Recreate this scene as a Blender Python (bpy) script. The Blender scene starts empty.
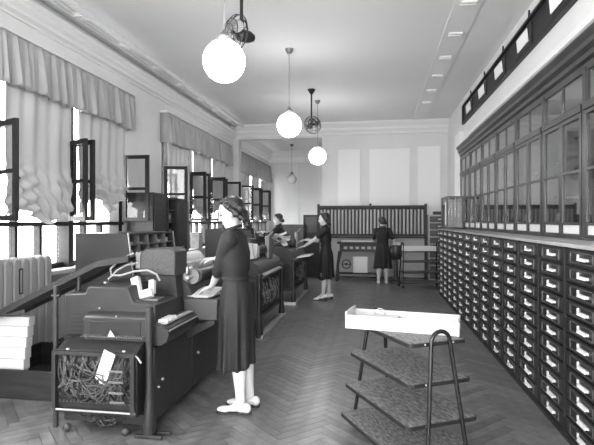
import bpy, math, random
from mathutils import Vector, Matrix
random.seed(7)
PI = math.pi
scene = bpy.context.scene
C = scene.collection

# ---------------------------------------------------------------- camera, sky, exposure
YAW = math.atan(79 / 490)
cam_data = bpy.data.cameras.new('camera')
cam_data.sensor_width = 36.0
cam_data.lens = 490 / 594 * 36.0
cam_data.shift_y = -1.5 / 594
cam_data.clip_start = 0.05
cam = bpy.data.objects.new('camera', cam_data)
cam.location = (0, 0, 1.45)
cam.rotation_euler = (PI / 2, 0, YAW)
C.objects.link(cam)
scene.camera = cam

SKY = 6.0
world = bpy.data.worlds.new('overcast_sky')
scene.world = world
world.use_nodes = True
bg = world.node_tree.nodes['Background']
bg.inputs['Color'].default_value = (1, 1, 1, 1)
bg.inputs['Strength'].default_value = SKY

vs = scene.view_settings
vs.view_transform = 'Standard'
vs.look = 'None'
vs.exposure = 1.88
vs.gamma = 1.0
vs.use_curve_mapping = False

GLOBE_EMIT = 9.5

# ---------------------------------------------------------------- dimensions of the room
XL, XR = -3.85, 1.8          # left and right wall
YB = 12.9                    # back wall
YF = -3.0                    # wall behind the camera
YA = 17.5                    # end of the alcove
XA = -1.41                   # edge of the alcove opening
ZC = 4.0                     # ceiling
SILL = 0.87
HEAD = 3.25

# ---------------------------------------------------------------- materials
def g(v):
    v = v / 255.0
    l = v / 12.92 if v <= 0.04045 else ((v + 0.055) / 1.055) ** 2.4
    return (l, l, l, 1)

def material(name, v, rough=0.6, metal=0.0, var=0.0, scale=(6, 6, 6), bump=0.0, bscale=60.0, spec=0.5,
             rand=0.0, transl=0.0):
    m = bpy.data.materials.new(name)
    m.use_nodes = True
    nt = m.node_tree
    b = nt.nodes['Principled BSDF']
    b.inputs['Base Color'].default_value = g(v)
    b.inputs['Roughness'].default_value = rough
    b.inputs['Metallic'].default_value = metal
    b.inputs['Specular IOR Level'].default_value = spec
    last = None
    if var > 0:
        tc = nt.nodes.new('ShaderNodeTexCoord')
        mp = nt.nodes.new('ShaderNodeMapping')
        mp.inputs['Scale'].default_value = scale
        nz = nt.nodes.new('ShaderNodeTexNoise')
        nz.inputs['Scale'].default_value = 1.0
        nz.inputs['Detail'].default_value = 5.0
        nt.links.new(tc.outputs['Object'], mp.inputs['Vector'])
        nt.links.new(mp.outputs['Vector'], nz.inputs['Vector'])
        cr = nt.nodes.new('ShaderNodeValToRGB')
        cr.color_ramp.elements[0].position = 0.3
        cr.color_ramp.elements[1].position = 0.7
        cr.color_ramp.elements[0].color = g(max(0, v * (1 - var)))
        cr.color_ramp.elements[1].color = g(min(255, v * (1 + var)))
        nt.links.new(nz.outputs['Fac'], cr.inputs['Fac'])
        last = cr.outputs['Color']
    if rand > 0:
        oi = nt.nodes.new('ShaderNodeObjectInfo')
        ge = nt.nodes.new('ShaderNodeNewGeometry')
        ad = nt.nodes.new('ShaderNodeMath'); ad.operation = 'ADD'
        fr = nt.nodes.new('ShaderNodeMath'); fr.operation = 'FRACT'
        nt.links.new(oi.outputs['Random'], ad.inputs[0])
        nt.links.new(ge.outputs['Random Per Island'], ad.inputs[1])
        nt.links.new(ad.outputs[0], fr.inputs[0])
        mr = nt.nodes.new('ShaderNodeMapRange')
        mr.inputs['To Min'].default_value = 1 - rand
        mr.inputs['To Max'].default_value = 1 + rand
        nt.links.new(fr.outputs[0], mr.inputs['Value'])
        mx = nt.nodes.new('ShaderNodeVectorMath'); mx.operation = 'SCALE'
        if last is None:
            mx.inputs[0].default_value = g(v)[:3]
        else:
            nt.links.new(last, mx.inputs[0])
        nt.links.new(mr.outputs['Result'], mx.inputs['Scale'])
        last = mx.outputs[0]
    if last is not None:
        nt.links.new(last, b.inputs['Base Color'])
    if bump > 0:
        tc = nt.nodes.new('ShaderNodeTexCoord')
        nz = nt.nodes.new('ShaderNodeTexNoise')
        nz.inputs['Scale'].default_value = bscale
        nz.inputs['Detail'].default_value = 3.0
        bp = nt.nodes.new('ShaderNodeBump')
        bp.inputs['Strength'].default_value = bump
        bp.inputs['Distance'].default_value = 0.01
        nt.links.new(tc.outputs['Object'], nz.inputs['Vector'])
        nt.links.new(nz.outputs['Fac'], bp.inputs['Height'])
        nt.links.new(bp.outputs['Normal'], b.inputs['Normal'])
    if transl > 0:
        out = nt.nodes['Material Output']
        tr = nt.nodes.new('ShaderNodeBsdfTranslucent')
        tr.inputs['Color'].default_value = g(v)
        ms = nt.nodes.new('ShaderNodeMixShader')
        ms.inputs[0].default_value = transl
        nt.links.new(b.outputs[0], ms.inputs[1])
        nt.links.new(tr.outputs[0], ms.inputs[2])
        nt.links.new(ms.outputs[0], out.inputs['Surface'])
    return m

def glass(name, tint=235, refl=0.12):
    m = bpy.data.materials.new(name)
    m.use_nodes = True
    nt = m.node_tree
    nt.nodes.remove(nt.nodes['Principled BSDF'])
    out = nt.nodes['Material Output']
    t = nt.nodes.new('ShaderNodeBsdfTransparent'); t.inputs['Color'].default_value = g(tint)
    gl = nt.nodes.new('ShaderNodeBsdfGlossy'); gl.inputs['Roughness'].default_value = 0.03
    lw = nt.nodes.new('ShaderNodeLayerWeight')
    fr = nt.nodes.new('ShaderNodeMath'); fr.operation = 'POWER'; fr.inputs[1].default_value = 6.0
    nt.links.new(lw.outputs['Facing'], fr.inputs[0])
    ad = nt.nodes.new('ShaderNodeMath'); ad.operation = 'ADD'; ad.inputs[1].default_value = refl; ad.use_clamp = True
    ms = nt.nodes.new('ShaderNodeMixShader')
    nt.links.new(fr.outputs[0], ad.inputs[0])
    nt.links.new(ad.outputs[0], ms.inputs[0])
    nt.links.new(t.outputs[0], ms.inputs[1])
    nt.links.new(gl.outputs[0], ms.inputs[2])
    nt.links.new(ms.outputs[0], out.inputs['Surface'])
    return m

def emitter(name, strength):
    m = bpy.data.materials.new(name)
    m.use_nodes = True
    b = m.node_tree.nodes['Principled BSDF']
    b.inputs['Base Color'].default_value = g(240)
    b.inputs['Roughness'].default_value = 0.25
    b.inputs['Emission Color'].default_value = (1, 1, 1, 1)
    b.inputs['Emission Strength'].default_value = strength
    return m

M = {
    'wall': material('wall_paint', 205, 0.85, var=0.02, scale=(1.5, 1.5, 1.5)),
    'wall_side': material('wall_paint_side', 208, 0.85, var=0.02, scale=(1.5, 1.5, 1.5)),
    'panel': material('panel_paint', 222, 0.8),
    'ceiling': material('ceiling_paint', 214, 0.9, var=0.015, scale=(0.6, 0.6, 0.6)),
    'plaster': material('plaster_moulding', 216, 0.8),
    'block': material('parquet_block', 104, 0.30, var=0.16, scale=(9, 9, 9), rand=0.24, bump=0.05, bscale=40),
    'subfloor': material('parquet_joint', 62, 0.8),
    'curtain': material('curtain_cloth', 184, 0.9, var=0.05, scale=(3, 3, 1), transl=0.16),
    'valance': material('valance_cloth', 168, 0.95, var=0.06, scale=(4, 4, 2), transl=0.15),
    'window_wood': material('window_wood', 36, 0.55, var=0.15, scale=(2, 2, 14), spec=0.25),
    'glass': glass('window_glass', 246, 0.02),
    'cab_glass': glass('cabinet_glass', 235, 0.30),
    'dark_wood': material('dark_wood', 42, 0.45, var=0.22, scale=(3, 3, 22), spec=0.3),
    'cab_wood': material('cabinet_wood', 47, 0.35, var=0.2, scale=(18, 3, 3)),
    'counter': material('counter_wood', 150, 0.35, var=0.1, scale=(12, 2, 12)),
    'drawer': material('drawer_front', 26, 0.38, var=0.2, scale=(20, 3, 25)),
    'drawer_body': material('drawer_carcass', 34, 0.45, var=0.15, scale=(14, 14, 3)),
    'handle': material('pull_metal', 225, 0.35, metal=0.15),
    'frame_metal': material('label_frame_metal', 92, 0.35, metal=0.4),
    'cab_inside': material('cabinet_inside', 165, 0.8),
    'pale': material('pale_board', 205, 0.7),
    'vent_dark': material('vent_frame', 20, 0.5),
    'vent_pane_glare': material('vent_pane_glare', 240, 0.3),  # white colour stands in for window light reflected by the glass
    'machine': material('machine_enamel', 43, 0.4, var=0.1, scale=(8, 8, 8)),
    'machine_dark': material('machine_dark_enamel', 32, 0.42, var=0.15, scale=(10, 10, 10)),
    'crackle': material('crackle_enamel', 56, 0.45, var=0.22, scale=(90, 90, 90), bump=0.3, bscale=140),
    'iron': material('cast_iron', 50, 0.45, metal=0.2, var=0.12, scale=(10, 10, 10)),
    'steel': material('bright_steel', 185, 0.28, metal=0.75),
    'midsteel': material('dull_steel', 120, 0.4, metal=0.5),
    'wire': material('wire_black', 30, 0.4),
    'wire_pale': material('wire_pale', 92, 0.45),
    'hose': material('woven_hose', 150, 0.6, var=0.1, scale=(80, 80, 80)),
    'paper': material('white_paper', 200, 0.75),
    'card': material('card_stock', 165, 0.75, rand=0.2),
    'desk_grey': material('grey_desk_enamel', 66, 0.45, var=0.06, scale=(3, 3, 3)),
    'radiator': material('radiator_paint', 140, 0.45),
    'slot': material('dark_slot', 30, 0.6),
    'tube': material('tubular_steel', 46, 0.25, metal=0.5),
    'ply': material('scuffed_plywood', 84, 0.5, var=0.6, scale=(26, 70, 26), bump=0.15, bscale=50),
    'ply_edge': material('shelf_edge', 30, 0.5),
    'tray_white': material('white_tray_paint', 196, 0.5),
    'globe': emitter('globe_glass_lit', GLOBE_EMIT),
    'globe_off': material('globe_glass_unlit', 200, 0.25),
    'fan_metal': material('fan_metal', 45, 0.35, metal=0.5),
    'skin': material('skin', 186, 0.55),
    'stocking': material('white_stocking', 222, 0.7),
    'dress': material('black_smock', 33, 0.75, var=0.12, scale=(10, 10, 10)),
    'dress2': material('black_dress', 22, 0.75, var=0.12, scale=(10, 10, 10)),
    'hair': material('dark_hair', 26, 0.36, var=0.5, scale=(30, 30, 60), bump=0.5, bscale=70),
    'shoe': material('white_shoe', 222, 0.5),
    'sole': material('dark_sole', 50, 0.6),
    'feature': material('dark_feature', 60, 0.5),
    'lip': material('lip', 120, 0.5),
    'slat_a': material('pale_strip', 158, 0.55, rand=0.2),
    'slat_b': material('dark_strip', 40, 0.6, rand=0.2),
    'rack_grey': material('rack_grey_enamel', 50, 0.45, var=0.06, scale=(3, 3, 3)),
    'stem': material('lamp_stem', 150, 0.4, metal=0.2),
    'bed': material('chute_bed', 128, 0.5),
    'socket': material('plug_socket', 70, 0.4),
    'caster': material('caster_rubber', 60, 0.5),
    'brick_grey': material('pale_crate', 170, 0.7, var=0.1, scale=(20, 20, 20)),
}

# ---------------------------------------------------------------- mesh builder
class MB:
    def __init__(self):
        self.v = []; self.f = []
    def add(self, vs, fs, T=None):
        o = len(self.v)
        for p in vs:
            p = Vector(p)
            if T is not None: p = T @ p
            self.v.append(tuple(p))
        for f in fs: self.f.append(tuple(i + o for i in f))
        return self
    def box(self, x0, x1, y0, y1, z0, z1, T=None):
        vs = [(x0,y0,z0),(x1,y0,z0),(x1,y1,z0),(x0,y1,z0),(x0,y0,z1),(x1,y0,z1),(x1,y1,z1),(x0,y1,z1)]
        fs = [(0,3,2,1),(4,5,6,7),(0,1,5,4),(1,2,6,5),(2,3,7,6),(3,0,4,7)]
        return self.add(vs, fs, T)
    def prism(self, poly, axis, lo, hi, T=None):
        """poly: list of (a,b); axis 'x': (y,z), 'y': (x,z), 'z': (x,y)"""
        def P(a, b, t):
            return (t, a, b) if axis == 'x' else ((a, t, b) if axis == 'y' else (a, b, t))
        n = len(poly)
        vs = [P(a, b, lo) for a, b in poly] + [P(a, b, hi) for a, b in poly]
        fs = [tuple(range(n))[::-1], tuple(range(n, 2 * n))]
        fs += [(i, (i + 1) % n, n + (i + 1) % n, n + i) for i in range(n)]
        area = sum(poly[i][0] * poly[(i + 1) % n][1] - poly[(i + 1) % n][0] * poly[i][1] for i in range(n))
        flip = (area < 0) != (axis == 'y')
        if flip: fs = [f[::-1] for f in fs]
        return self.add(vs, fs, T)
    def tube(self, pts, r, n=8, cap=True, T=None, closed=False):
        pts = [Vector(p) for p in pts]
        k = len(pts)
        rs = r if isinstance(r, (list, tuple)) else [r] * k
        vs = []; fs = []
        prev = None
        for i in range(k):
            if closed: d = pts[(i + 1) % k] - pts[i - 1]
            else: d = pts[min(i + 1, k - 1)] - pts[max(i - 1, 0)]
            d.normalize()
            if prev is None:
                a = Vector((0, 0, 1)) if abs(d.z) < 0.9 else Vector((1, 0, 0))
                u = d.cross(a).normalized()
            else:
                u = (prev - d * prev.dot(d)).normalized()
            prev = u
            w = d.cross(u)
            rr = rs[i]
            ra, rb = rr if isinstance(rr, (list, tuple)) else (rr, rr)
            for j in range(n):
                t = 2 * PI * j / n
                vs.append(tuple(pts[i] + u * (ra * math.cos(t)) + w * (rb * math.sin(t))))
        for i in range(k if closed else k - 1):
            a = i * n; b = ((i + 1) % k) * n
            for j in range(n):
                fs.append((a + j, a + (j + 1) % n, b + (j + 1) % n, b + j))
        if cap and not closed:
            fs.append(tuple(range(n))[::-1]); fs.append(tuple(range((k - 1) * n, k * n)))
        return self.add(vs, fs, T)
    def cyl(self, a, b, r, n=12, T=None):
        return self.tube([a, b], r, n, True, T)
    def lathe(self, prof, n=20, c=(0, 0, 0), T=None, closed=False):
        vs = []; fs = []
        k = len(prof)
        for r, z in prof:
            for j in range(n):
                t = 2 * PI * j / n
                vs.append((c[0] + r * math.cos(t), c[1] + r * math.sin(t), c[2] + z))
        for i in range(k - 1):
            for j in range(n):
                fs.append((i*n + j, i*n + (j+1) % n, (i+1)*n + (j+1) % n, (i+1)*n + j))
        if not closed:
            if prof[0][0] > 1e-6: fs.append(tuple(range(n))[::-1])
            if prof[-1][0] > 1e-6: fs.append(tuple(range((k-1)*n, k*n)))
        return self.add(vs, fs, T)
    def ball(self, c, r, nu=12, nv=8, T=None):
        if not isinstance(r, (list, tuple)): r = (r, r, r)
        vs = [(c[0], c[1], c[2] - r[2])]
        for i in range(1, nv):
            p = -PI / 2 + PI * i / nv
            for j in range(nu):
                t = 2 * PI * j / nu
                vs.append((c[0] + r[0]*math.cos(p)*math.cos(t), c[1] + r[1]*math.cos(p)*math.sin(t), c[2] + r[2]*math.sin(p)))
        vs.append((c[0], c[1], c[2] + r[2]))
        e = len(vs) - 1
        fs = [(0, 1 + (j + 1) % nu, 1 + j) for j in range(nu)]
        for i in range(nv - 2):
            a = 1 + i * nu; b = a + nu
            for j in range(nu): fs.append((a + j, a + (j+1) % nu, b + (j+1) % nu, b + j))
        a = 1 + (nv - 2) * nu
        fs += [(a + j, a + (j + 1) % nu, e) for j in range(nu)]
        return self.add(vs, fs, T)
    def limb(self, pts, rs, n=12):
        """tapered tube with round ends: raw material for a voxel remesh"""
        self.tube(pts, rs, n)
        for p, r in zip(pts, rs):
            r = r[0] if isinstance(r, (list, tuple)) else r
            self.ball(p, r * 0.99, 10, 7)
        return self
    def mesh(self, name, smooth=False):
        me = bpy.data.meshes.new(name)
        me.from_pydata(self.v, [], self.f)
        if smooth:
            me.polygons.foreach_set('use_smooth', [True] * len(me.polygons))
            me.update()
            me.set_sharp_from_angle(angle=0.7)
        me.update()
        return me
    def build(self, name, mat, parent=None, smooth=False, bevel=0.0, segs=2):
        me = self.mesh(name, smooth or bevel > 0)
        me.materials.append(M[mat] if isinstance(mat, str) else mat)
        o = bpy.data.objects.new(name, me)
        C.objects.link(o)
        if parent is not None: o.parent = parent
        if bevel > 0:
            b = o.modifiers.new('bevel', 'BEVEL'); b.width = bevel; b.segments = segs
            b.limit_method = 'ANGLE'; b.angle_limit = 0.7
        return o

def bx(name, mat, parent, x0, x1, y0, y1, z0, z1, bevel=0.0):
    return MB().box(x0, x1, y0, y1, z0, z1).build(name, mat, parent, bevel=bevel)

def baked(mb, name, mat, parent, voxel=0.008, smooth=4, fac=0.5):
    """union of overlapping shapes as one continuous skin"""
    o = mb.build(name, mat)
    r = o.modifiers.new('remesh', 'REMESH'); r.mode = 'VOXEL'; r.voxel_size = voxel
    if smooth:
        s = o.modifiers.new('smooth', 'SMOOTH'); s.iterations = smooth; s.factor = fac
    bpy.context.view_layer.update()
    dg = bpy.context.evaluated_depsgraph_get()
    me = bpy.data.meshes.new_from_object(o.evaluated_get(dg))
    me.name = name
    o.modifiers.clear()
    o.data = me
    me.polygons.foreach_set('use_smooth', [True] * len(me.polygons))
    if not me.materials: me.materials.append(M[mat])
    if parent is not None: o.parent = parent
    return o

def tag(o, label=None, cat=None, group=None, kind=None):
    if label: o['label'] = label
    if cat: o['category'] = cat
    if group: o['group'] = group
    if kind: o['kind'] = kind
    return o

def thing(name, label, cat, loc=(0, 0, 0), rotz=0.0, group=None, kind=None):
    o = bpy.data.objects.new(name, None)
    o.empty_display_size = 0.1
    C.objects.link(o)
    o.location = loc; o.rotation_euler = (0, 0, rotz)
    return tag(o, label, cat, group, kind)

def struct(o, label=None):
    o['kind'] = 'structure'
    if label: o['label'] = label
    return o

def dup(o, parent=None):
    c = o.copy(); C.objects.link(c); c.parent = parent
    for ch in list(o.children): dup(ch, c)
    return c

def inst(name, me, parent, loc=(0, 0, 0), rot=(0, 0, 0)):
    o = bpy.data.objects.new(name, me); C.objects.link(o)
    o.parent = parent; o.location = loc; o.rotation_euler = rot
    return o

def meshof(mb, name, mat, smooth=False):
    me = mb.mesh(name, smooth); me.materials.append(M[mat]); return me
# ================================================================ ROOM SHELL
def shell():
    bx_ = lambda n, m, *a: struct(MB().box(*a).build(n, m))
    # floor slab under the parquet
    fl = struct(MB().box(XL - 0.35, XR + 0.5, YF - 0.3, YA + 0.3, -0.12, -0.006).build('floor', 'subfloor'),
                'herringbone parquet floor of worn grey wood blocks')
    # parquet: herringbone at 45 degrees
    W, n = 0.075, 6
    L = W * n
    r2 = math.sqrt(0.5)
    def rot(p, q): return ((p - q) * r2, (p + q) * r2)
    gap = 0.0016
    def bmb(hor):
        w, h = (L, W) if hor else (W, L)
        pts = [(gap, gap), (w - gap, gap), (w - gap, h - gap), (gap, h - gap)]
        return [rot(*p) for p in pts]
    shapes = {True: bmb(True), False: bmb(False)}
    def inside(x, y):
        if not (XL < x < XR and YF < y < YA): return False
        if y > YB and x > XA: return False
        return True
    cells = []
    ct, st = math.cos(YAW), math.sin(YAW)
    for i in range(-80, 320):
        for j in range(-80, 320):
            t = (i - j) % (2 * n)
            if t == 0: hor = True
            elif t == 2 * n - 1: hor = False
            else: continue
            ox, oy = rot(i * W, j * W)
            P = [(ox + a, oy + b) for a, b in shapes[hor]]
            if not all(inside(*p) for p in P): continue
            cx = sum(p[0] for p in P) / 4; cy = sum(p[1] for p in P) / 4
            d = -st * cx + ct * cy; u = ct * cx + st * cy
            vis = d > 1 and abs(u / d) < 0.6 and 1.45 / d < 0.46 and -1.35 < cx < 1.24
            if not vis and not (cx < 1.6): continue
            cells.append((0 if vis else 1, d, hor, ox, oy))
    cells.sort(key=lambda c: (c[0], c[1]))
    near, rest = cells[:300], cells[300:]
    mesh = {}
    for hor in (True, False):
        s = shapes[hor]
        mb = MB().add([(a, b, -0.006) for a, b in s] + [(a, b, 0.0) for a, b in s],
                      [(4, 5, 6, 7), (0, 1, 5, 4), (1, 2, 6, 5), (2, 3, 7, 6), (3, 0, 4, 7)])
        mesh[hor] = meshof(mb, 'parquet_block', 'block')
    for _, d, hor, ox, oy in near:
        inst('parquet_block', mesh[hor], fl, (ox, oy, 0))
    mb = MB()
    for _, d, hor, ox, oy in rest:
        s = shapes[hor]
        mb.add([(ox + a, oy + b, -0.006) for a, b in s] + [(ox + a, oy + b, 0.0) for a, b in s],
               [(4, 5, 6, 7), (0, 1, 5, 4), (1, 2, 6, 5), (2, 3, 7, 6), (3, 0, 4, 7)])
    o = mb.build('parquet_blocks', 'block', fl); o['kind'] = 'stuff'

    # ceiling
    ce = struct(MB().box(XL - 0.35, XR + 0.5, YF - 0.3, YB, ZC, ZC + 0.2).build('ceiling', 'ceiling'),
                'pale plaster ceiling with moulded strips along both sides')
    struct(MB().box(XL - 0.35, XA + 0.3, YB, YA + 0.3, 3.96, 4.16).build('ceiling_alcove', 'ceiling'))
    # moulded strip, left: two ribs with a fret between them
    mb = MB()
    mb.box(-3.72, -3.66, YF, YB - 0.32, ZC - 0.055, ZC)
    mb.box(-3.50, -3.45, YF, YB - 0.32, ZC - 0.055, ZC)
    mb.box(-3.64, -3.62, YF, YB - 0.32, ZC - 0.035, ZC)
    mb.box(-3.54, -3.525, YF, YB - 0.32, ZC - 0.035, ZC)
    mb.box(-3.72, XR, YB - 0.32, YB - 0.26, ZC - 0.055, ZC)
    struct(mb.build('trim_1', 'plaster'), 'moulded plaster ceiling strip above the curtains')
    tr = bpy.data.objects['trim_1']
    me = meshof(MB().box(-0.08, 0.08, -0.07, -0.05, -0.05, 0).box(-0.08, 0.08, 0.05, 0.07, -0.05, 0)
                .box(-0.05, 0.05, -0.02, 0.02, -0.05, 0), 'plaster_ornament', 'plaster')
    for k in range(13): inst('plaster_ornament', me, tr, (-3.58, 0.4 + k * 1.03, ZC))
    mb = MB().box(0.90, 1.22, YF, YB - 0.3, ZC - 0.012, ZC)
    t2 = struct(mb.build('trim_2', 'plaster'), 'flat plaster ceiling band carrying small raised ornaments')
    me2 = meshof(MB().box(-0.09, 0.09, -0.05, -0.025, -0.035, -0.012).box(-0.09, 0.09, 0.025, 0.05, -0.035, -0.012)
                 .box(-0.06, 0.06, -0.012, 0.012, -0.025, -0.012), 'plaster_ornament', 'plaster')
    for k in range(11): inst('plaster_ornament', me2, t2, (1.06, 1.1 + k * 0.965, ZC))
    # cornices
    def cornice(name, poly, axis, lo, hi, lab=None):
        return struct(MB().prism(poly, axis, lo, hi).build(name, 'plaster'), lab)
    cornice('trim_3', [(XL, 3.64), (XL + 0.03, 3.64), (XL + 0.03, 3.665), (XL + 0.09, 3.68), (XL + 0.09, 3.72), (XL + 0.13, 3.75), (XL + 0.13, 3.79), (XL + 0.17, 3.82), (XL + 0.17, 3.85), (XL, 3.87)],
            'y', YF, YB, 'moulded cornice along the window wall')
    cornice('trim_4', [(YB, 3.70), (YB - 0.05, 3.71), (YB - 0.06, 3.76), (YB - 0.14, 3.82), (YB - 0.14, 3.87), (YB - 0.22, 3.94), (YB - 0.24, 4.0), (YB, 4.0)],
            'x', XL, XR, 'moulded cornice over the back wall')
    cornice('trim_5', [(YA, 3.56), (YA - 0.05, 3.57), (YA - 0.06, 3.63), (YA - 0.16, 3.74), (YA - 0.16, 3.80), (YA - 0.26, 3.96), (YA, 3.96)],
            'x', XL, XA, 'moulded cornice at the end of the alcove')
    cornice('trim_6', [(XL, 3.62), (XL + 0.05, 3.63), (XL + 0.12, 3.74), (XL + 0.2, 3.96), (XL, 3.96)], 'y', YB + 0.3, YA,
            'moulded cornice in the alcove above the curtains')

    # back wall and the alcove opening
    wb = struct(MB().box(XA, XR + 0.3, YB, YB + 0.3, 0, ZC).box(XL, XA, YB, YB + 0.3, 3.66, ZC)
                .box(XL, XL + 0.16, YB, YB + 0.3, 0, 3.66).build('wall_back', 'wall'),
                'pale back wall with raised panels and an opening on its window side')
    for (a, b, zt) in ((-0.99, -0.40, 3.32), (-0.17, 0.86, 3.32), (1.06, 1.62, 3.36)):
        MB().box(a, b, YB - 0.02, YB, 0.3, zt).build('wall_panel', 'panel', wb, bevel=0.006)
    struct(MB().box(XL - 0.3, XA, YA, YA + 0.3, 0, ZC).build('wall_alcove_back', 'wall'))
    struct(MB().box(XA, XA + 0.3, YB + 0.3, YA, 0, ZC).build('wall_alcove_right', 'wall'))
    # dark vertical band in the alcove end wall
    mb = MB().box(-3.1, -2.75, YA - 0.025, YA, 0, 3.56).box(-2.05, -1.7, YA - 0.025, YA, 0, 3.56)
    struct(mb.build('trim_7', 'wall_side'), 'grey vertical bands on the end wall of the alcove')

    # right wall: a niche holds the glazed cabinets
    struct(MB().box(XR, XR + 0.4, YF, YB, 2.9, ZC).box(XR, XR + 0.4, 9.95, YB, 0, 2.9)
           .box(XR + 0.3, XR + 0.6, YF, 9.95, 0, 2.9).box(XR, XR + 0.3, YF, 1.55, 0, 2.9).build('wall_right', 'wall'))
    struct(MB().box(XR - 0.10, XR, 10.45, 11.15, 0, 3.3).build('trim_8', 'panel', bevel=0.008), 'white pilaster beyond the glazed cabinets')
    struct(MB().prism([(XR, 3.12), (XR - 0.03, 3.12), (XR - 0.03, 3.15), (XR - 0.015, 3.17), (XR - 0.015, 3.20), (XR, 3.21)], 'y', YF, 9.95).build('trim_9', 'plaster'),
           'plaster moulding above the glazed cabinets')

    # wall behind the camera; its two windows are added for frontal fill light
    mb = MB()
    fill_openings = [(-3.6, -1.2), (-0.9, 1.5)]
    x = XL
    for a, b in fill_openings:
        mb.box(x, a, YF - 0.3, YF, 0, ZC); mb.box(a, b, YF - 0.3, YF, 0, 0.4); mb.box(a, b, YF - 0.3, YF, 3.7, ZC)
        x = b
    mb.box(x, XR + 0.3, YF - 0.3, YF, 0, ZC)
    struct(mb.build('wall_front', 'wall'))
    for k, (a, b) in enumerate(fill_openings):
        w = thing('window_%d' % (5 + k), None, None, (a, YF - 0.15, 0.4), kind='structure')  # added window, only there to let in fill light
        mb = MB()
        for xx in (0, (b - a) / 2 - 0.04, b - a - 0.08): mb.box(xx, xx + 0.08, -0.04, 0.04, 0, 3.3)
        for zz in (0, 1.0, 3.22): mb.box(0, b - a, -0.035, 0.035, zz, zz + 0.08)
        mb.build('window_frame', 'window_wood', w)
        MB().box(0, b - a, -0.004, 0.004, 0, 3.3).build('pane', 'glass', w)
        portal((0.5 * (a + b), YF - 0.02, 2.05), (b - a, 3.3), (PI / 2, 0, 0))

    # left wall with its windows
    wins = [(0.2, 2.8), (4.4, 7.0), (8.4, 12.15), (13.3, 17.0)]
    mb = MB(); y = YF - 0.3
    for a, b in wins:
        mb.box(XL - 0.35, XL, y, a, 0, ZC); mb.box(XL - 0.35, XL, a, b, 0, SILL); mb.box(XL - 0.35, XL, a, b, HEAD, ZC)
        y = b
    mb.box(XL - 0.35, XL, y, YA + 0.3, 0, ZC)
    struct(mb.build('wall_left', 'wall_side'))
    return wins

def portal(loc, size, rot):
    l = bpy.data.lights.new('window_portal', 'AREA')
    l.shape = 'RECTANGLE'; l.size = size[0]; l.size_y = size[1]
    l.cycles.is_portal = True
    o = bpy.data.objects.new('window_portal', l)
    o.location = loc; o.rotation_euler = rot
    C.objects.link(o)

WINS = shell()

# ---------------------------------------------------------------- left windows
LW = 0.42   # casement width
Z1, Z2, ZT = 1.44, 1.93, 2.44
def casement(parent, y, ang, flip=1):
    """a leaf hinged at (XL, y); ang 0 = closed along +y*flip, 90 = straight into the room"""
    e = MB()
    s = 0.055
    e.box(0, s, -0.02, 0.02, 0, ZT - Z1).box(LW - s, LW, -0.02, 0.02, 0, ZT - Z1)
    for z0, z1 in ((0, s), (Z2 - Z1 - 0.02, Z2 - Z1 + 0.02), (ZT - Z1 - s, ZT - Z1)):
        e.box(s, LW - s, -0.018, 0.018, z0, z1)
    o = e.build('casement', 'window_wood', parent)
    a = math.radians(ang)
    o.location = (0.03, y, Z1 + 0.012)
    # local x -> (sin a, flip*cos a)
    o.rotation_euler = (0, 0, math.atan2(flip * math.cos(a), math.sin(a)))
    p = MB().box(s, LW - s, -0.003, 0.003, s, Z2 - Z1 - 0.02)
    p.build('pane', 'glass', o)
    MB().box(s, LW - s, -0.003, 0.003, Z2 - Z1 + 0.02, ZT - Z1 - s).build('pane', 'glass', o)
    MB().ball((LW - 0.03, 0.035, 0.42), 0.014, 8, 6).build('handle', 'frame_metal', o, smooth=True)

def left_window(k, a, b, leaves, shown=True):
    w = thing('window_%d' % k, None, None, (XL, 0, 0), kind='structure')
    xo, xi = -0.16, -0.06
    m = 0.5 * (a + b)
    nb = 2 if b - a < 3 else 3
    bays = [a + (b - a) * i / nb for i in range(nb + 1)]
    mb = MB()
    for i, yy in enumerate(bays):
        h = 0.05
        lo = yy if i == 0 else (yy - h * 2 if i == nb else yy - h)
        mb.box(xo, 0.02 if 0 < i < nb else 0.0, lo, lo + 2 * h, SILL, HEAD)
    mb.box(xo, xi + 0.09, a, b, Z1 - 0.05, Z1)
    mb.box(xo, xi, a, b, SILL, SILL + 0.06).box(xo, xi, a, b, HEAD - 0.07, HEAD).box(xo, xi, a, b, ZT + 0.02, ZT + 0.08)
    mb.build('window_frame', 'window_wood', w)
    for i in range(nb):
        y0, y1 = bays[i] + 0.05, bays[i + 1] - 0.05
        w3 = (y1 - y0) / 3
        bars = MB()
        for q in (1, 2):
            bars.box(xo + 0.01, xi - 0.01, y0 + q * w3 - 0.025, y0 + q * w3 + 0.025, SILL + 0.06, Z1 - 0.05)
        bars.box(xo + 0.01, xi - 0.01, y0 + 1 * w3 - 0.02, y0 + w3 + 0.02, Z1, HEAD - 0.07)
        bars.build('glazing_bar', 'window_wood', w)
        for q in range(3):
            MB().box(-0.115, -0.109, y0 + q * w3 + 0.025, y0 + (q + 1) * w3 - 0.025, SILL + 0.06, Z1 - 0.05).build('pane', 'glass', w)
        MB().box(-0.115, -0.109, y0, y1, ZT + 0.08, HEAD - 0.07).build('pane', 'glass', w)
    MB().box(-0.05, 0.16, a - 0.06, b + 0.06, SILL - 0.05, SILL).build('window_sill', 'plaster', w, bevel=0.006)
    for y, ang, fl in leaves: casement(w, y, ang, fl)
    portal((XL - 0.3, m, 0.5 * (SILL + HEAD)), (b - a, HEAD - SILL), (PI / 2, 0, -PI / 2))
    return w

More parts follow.
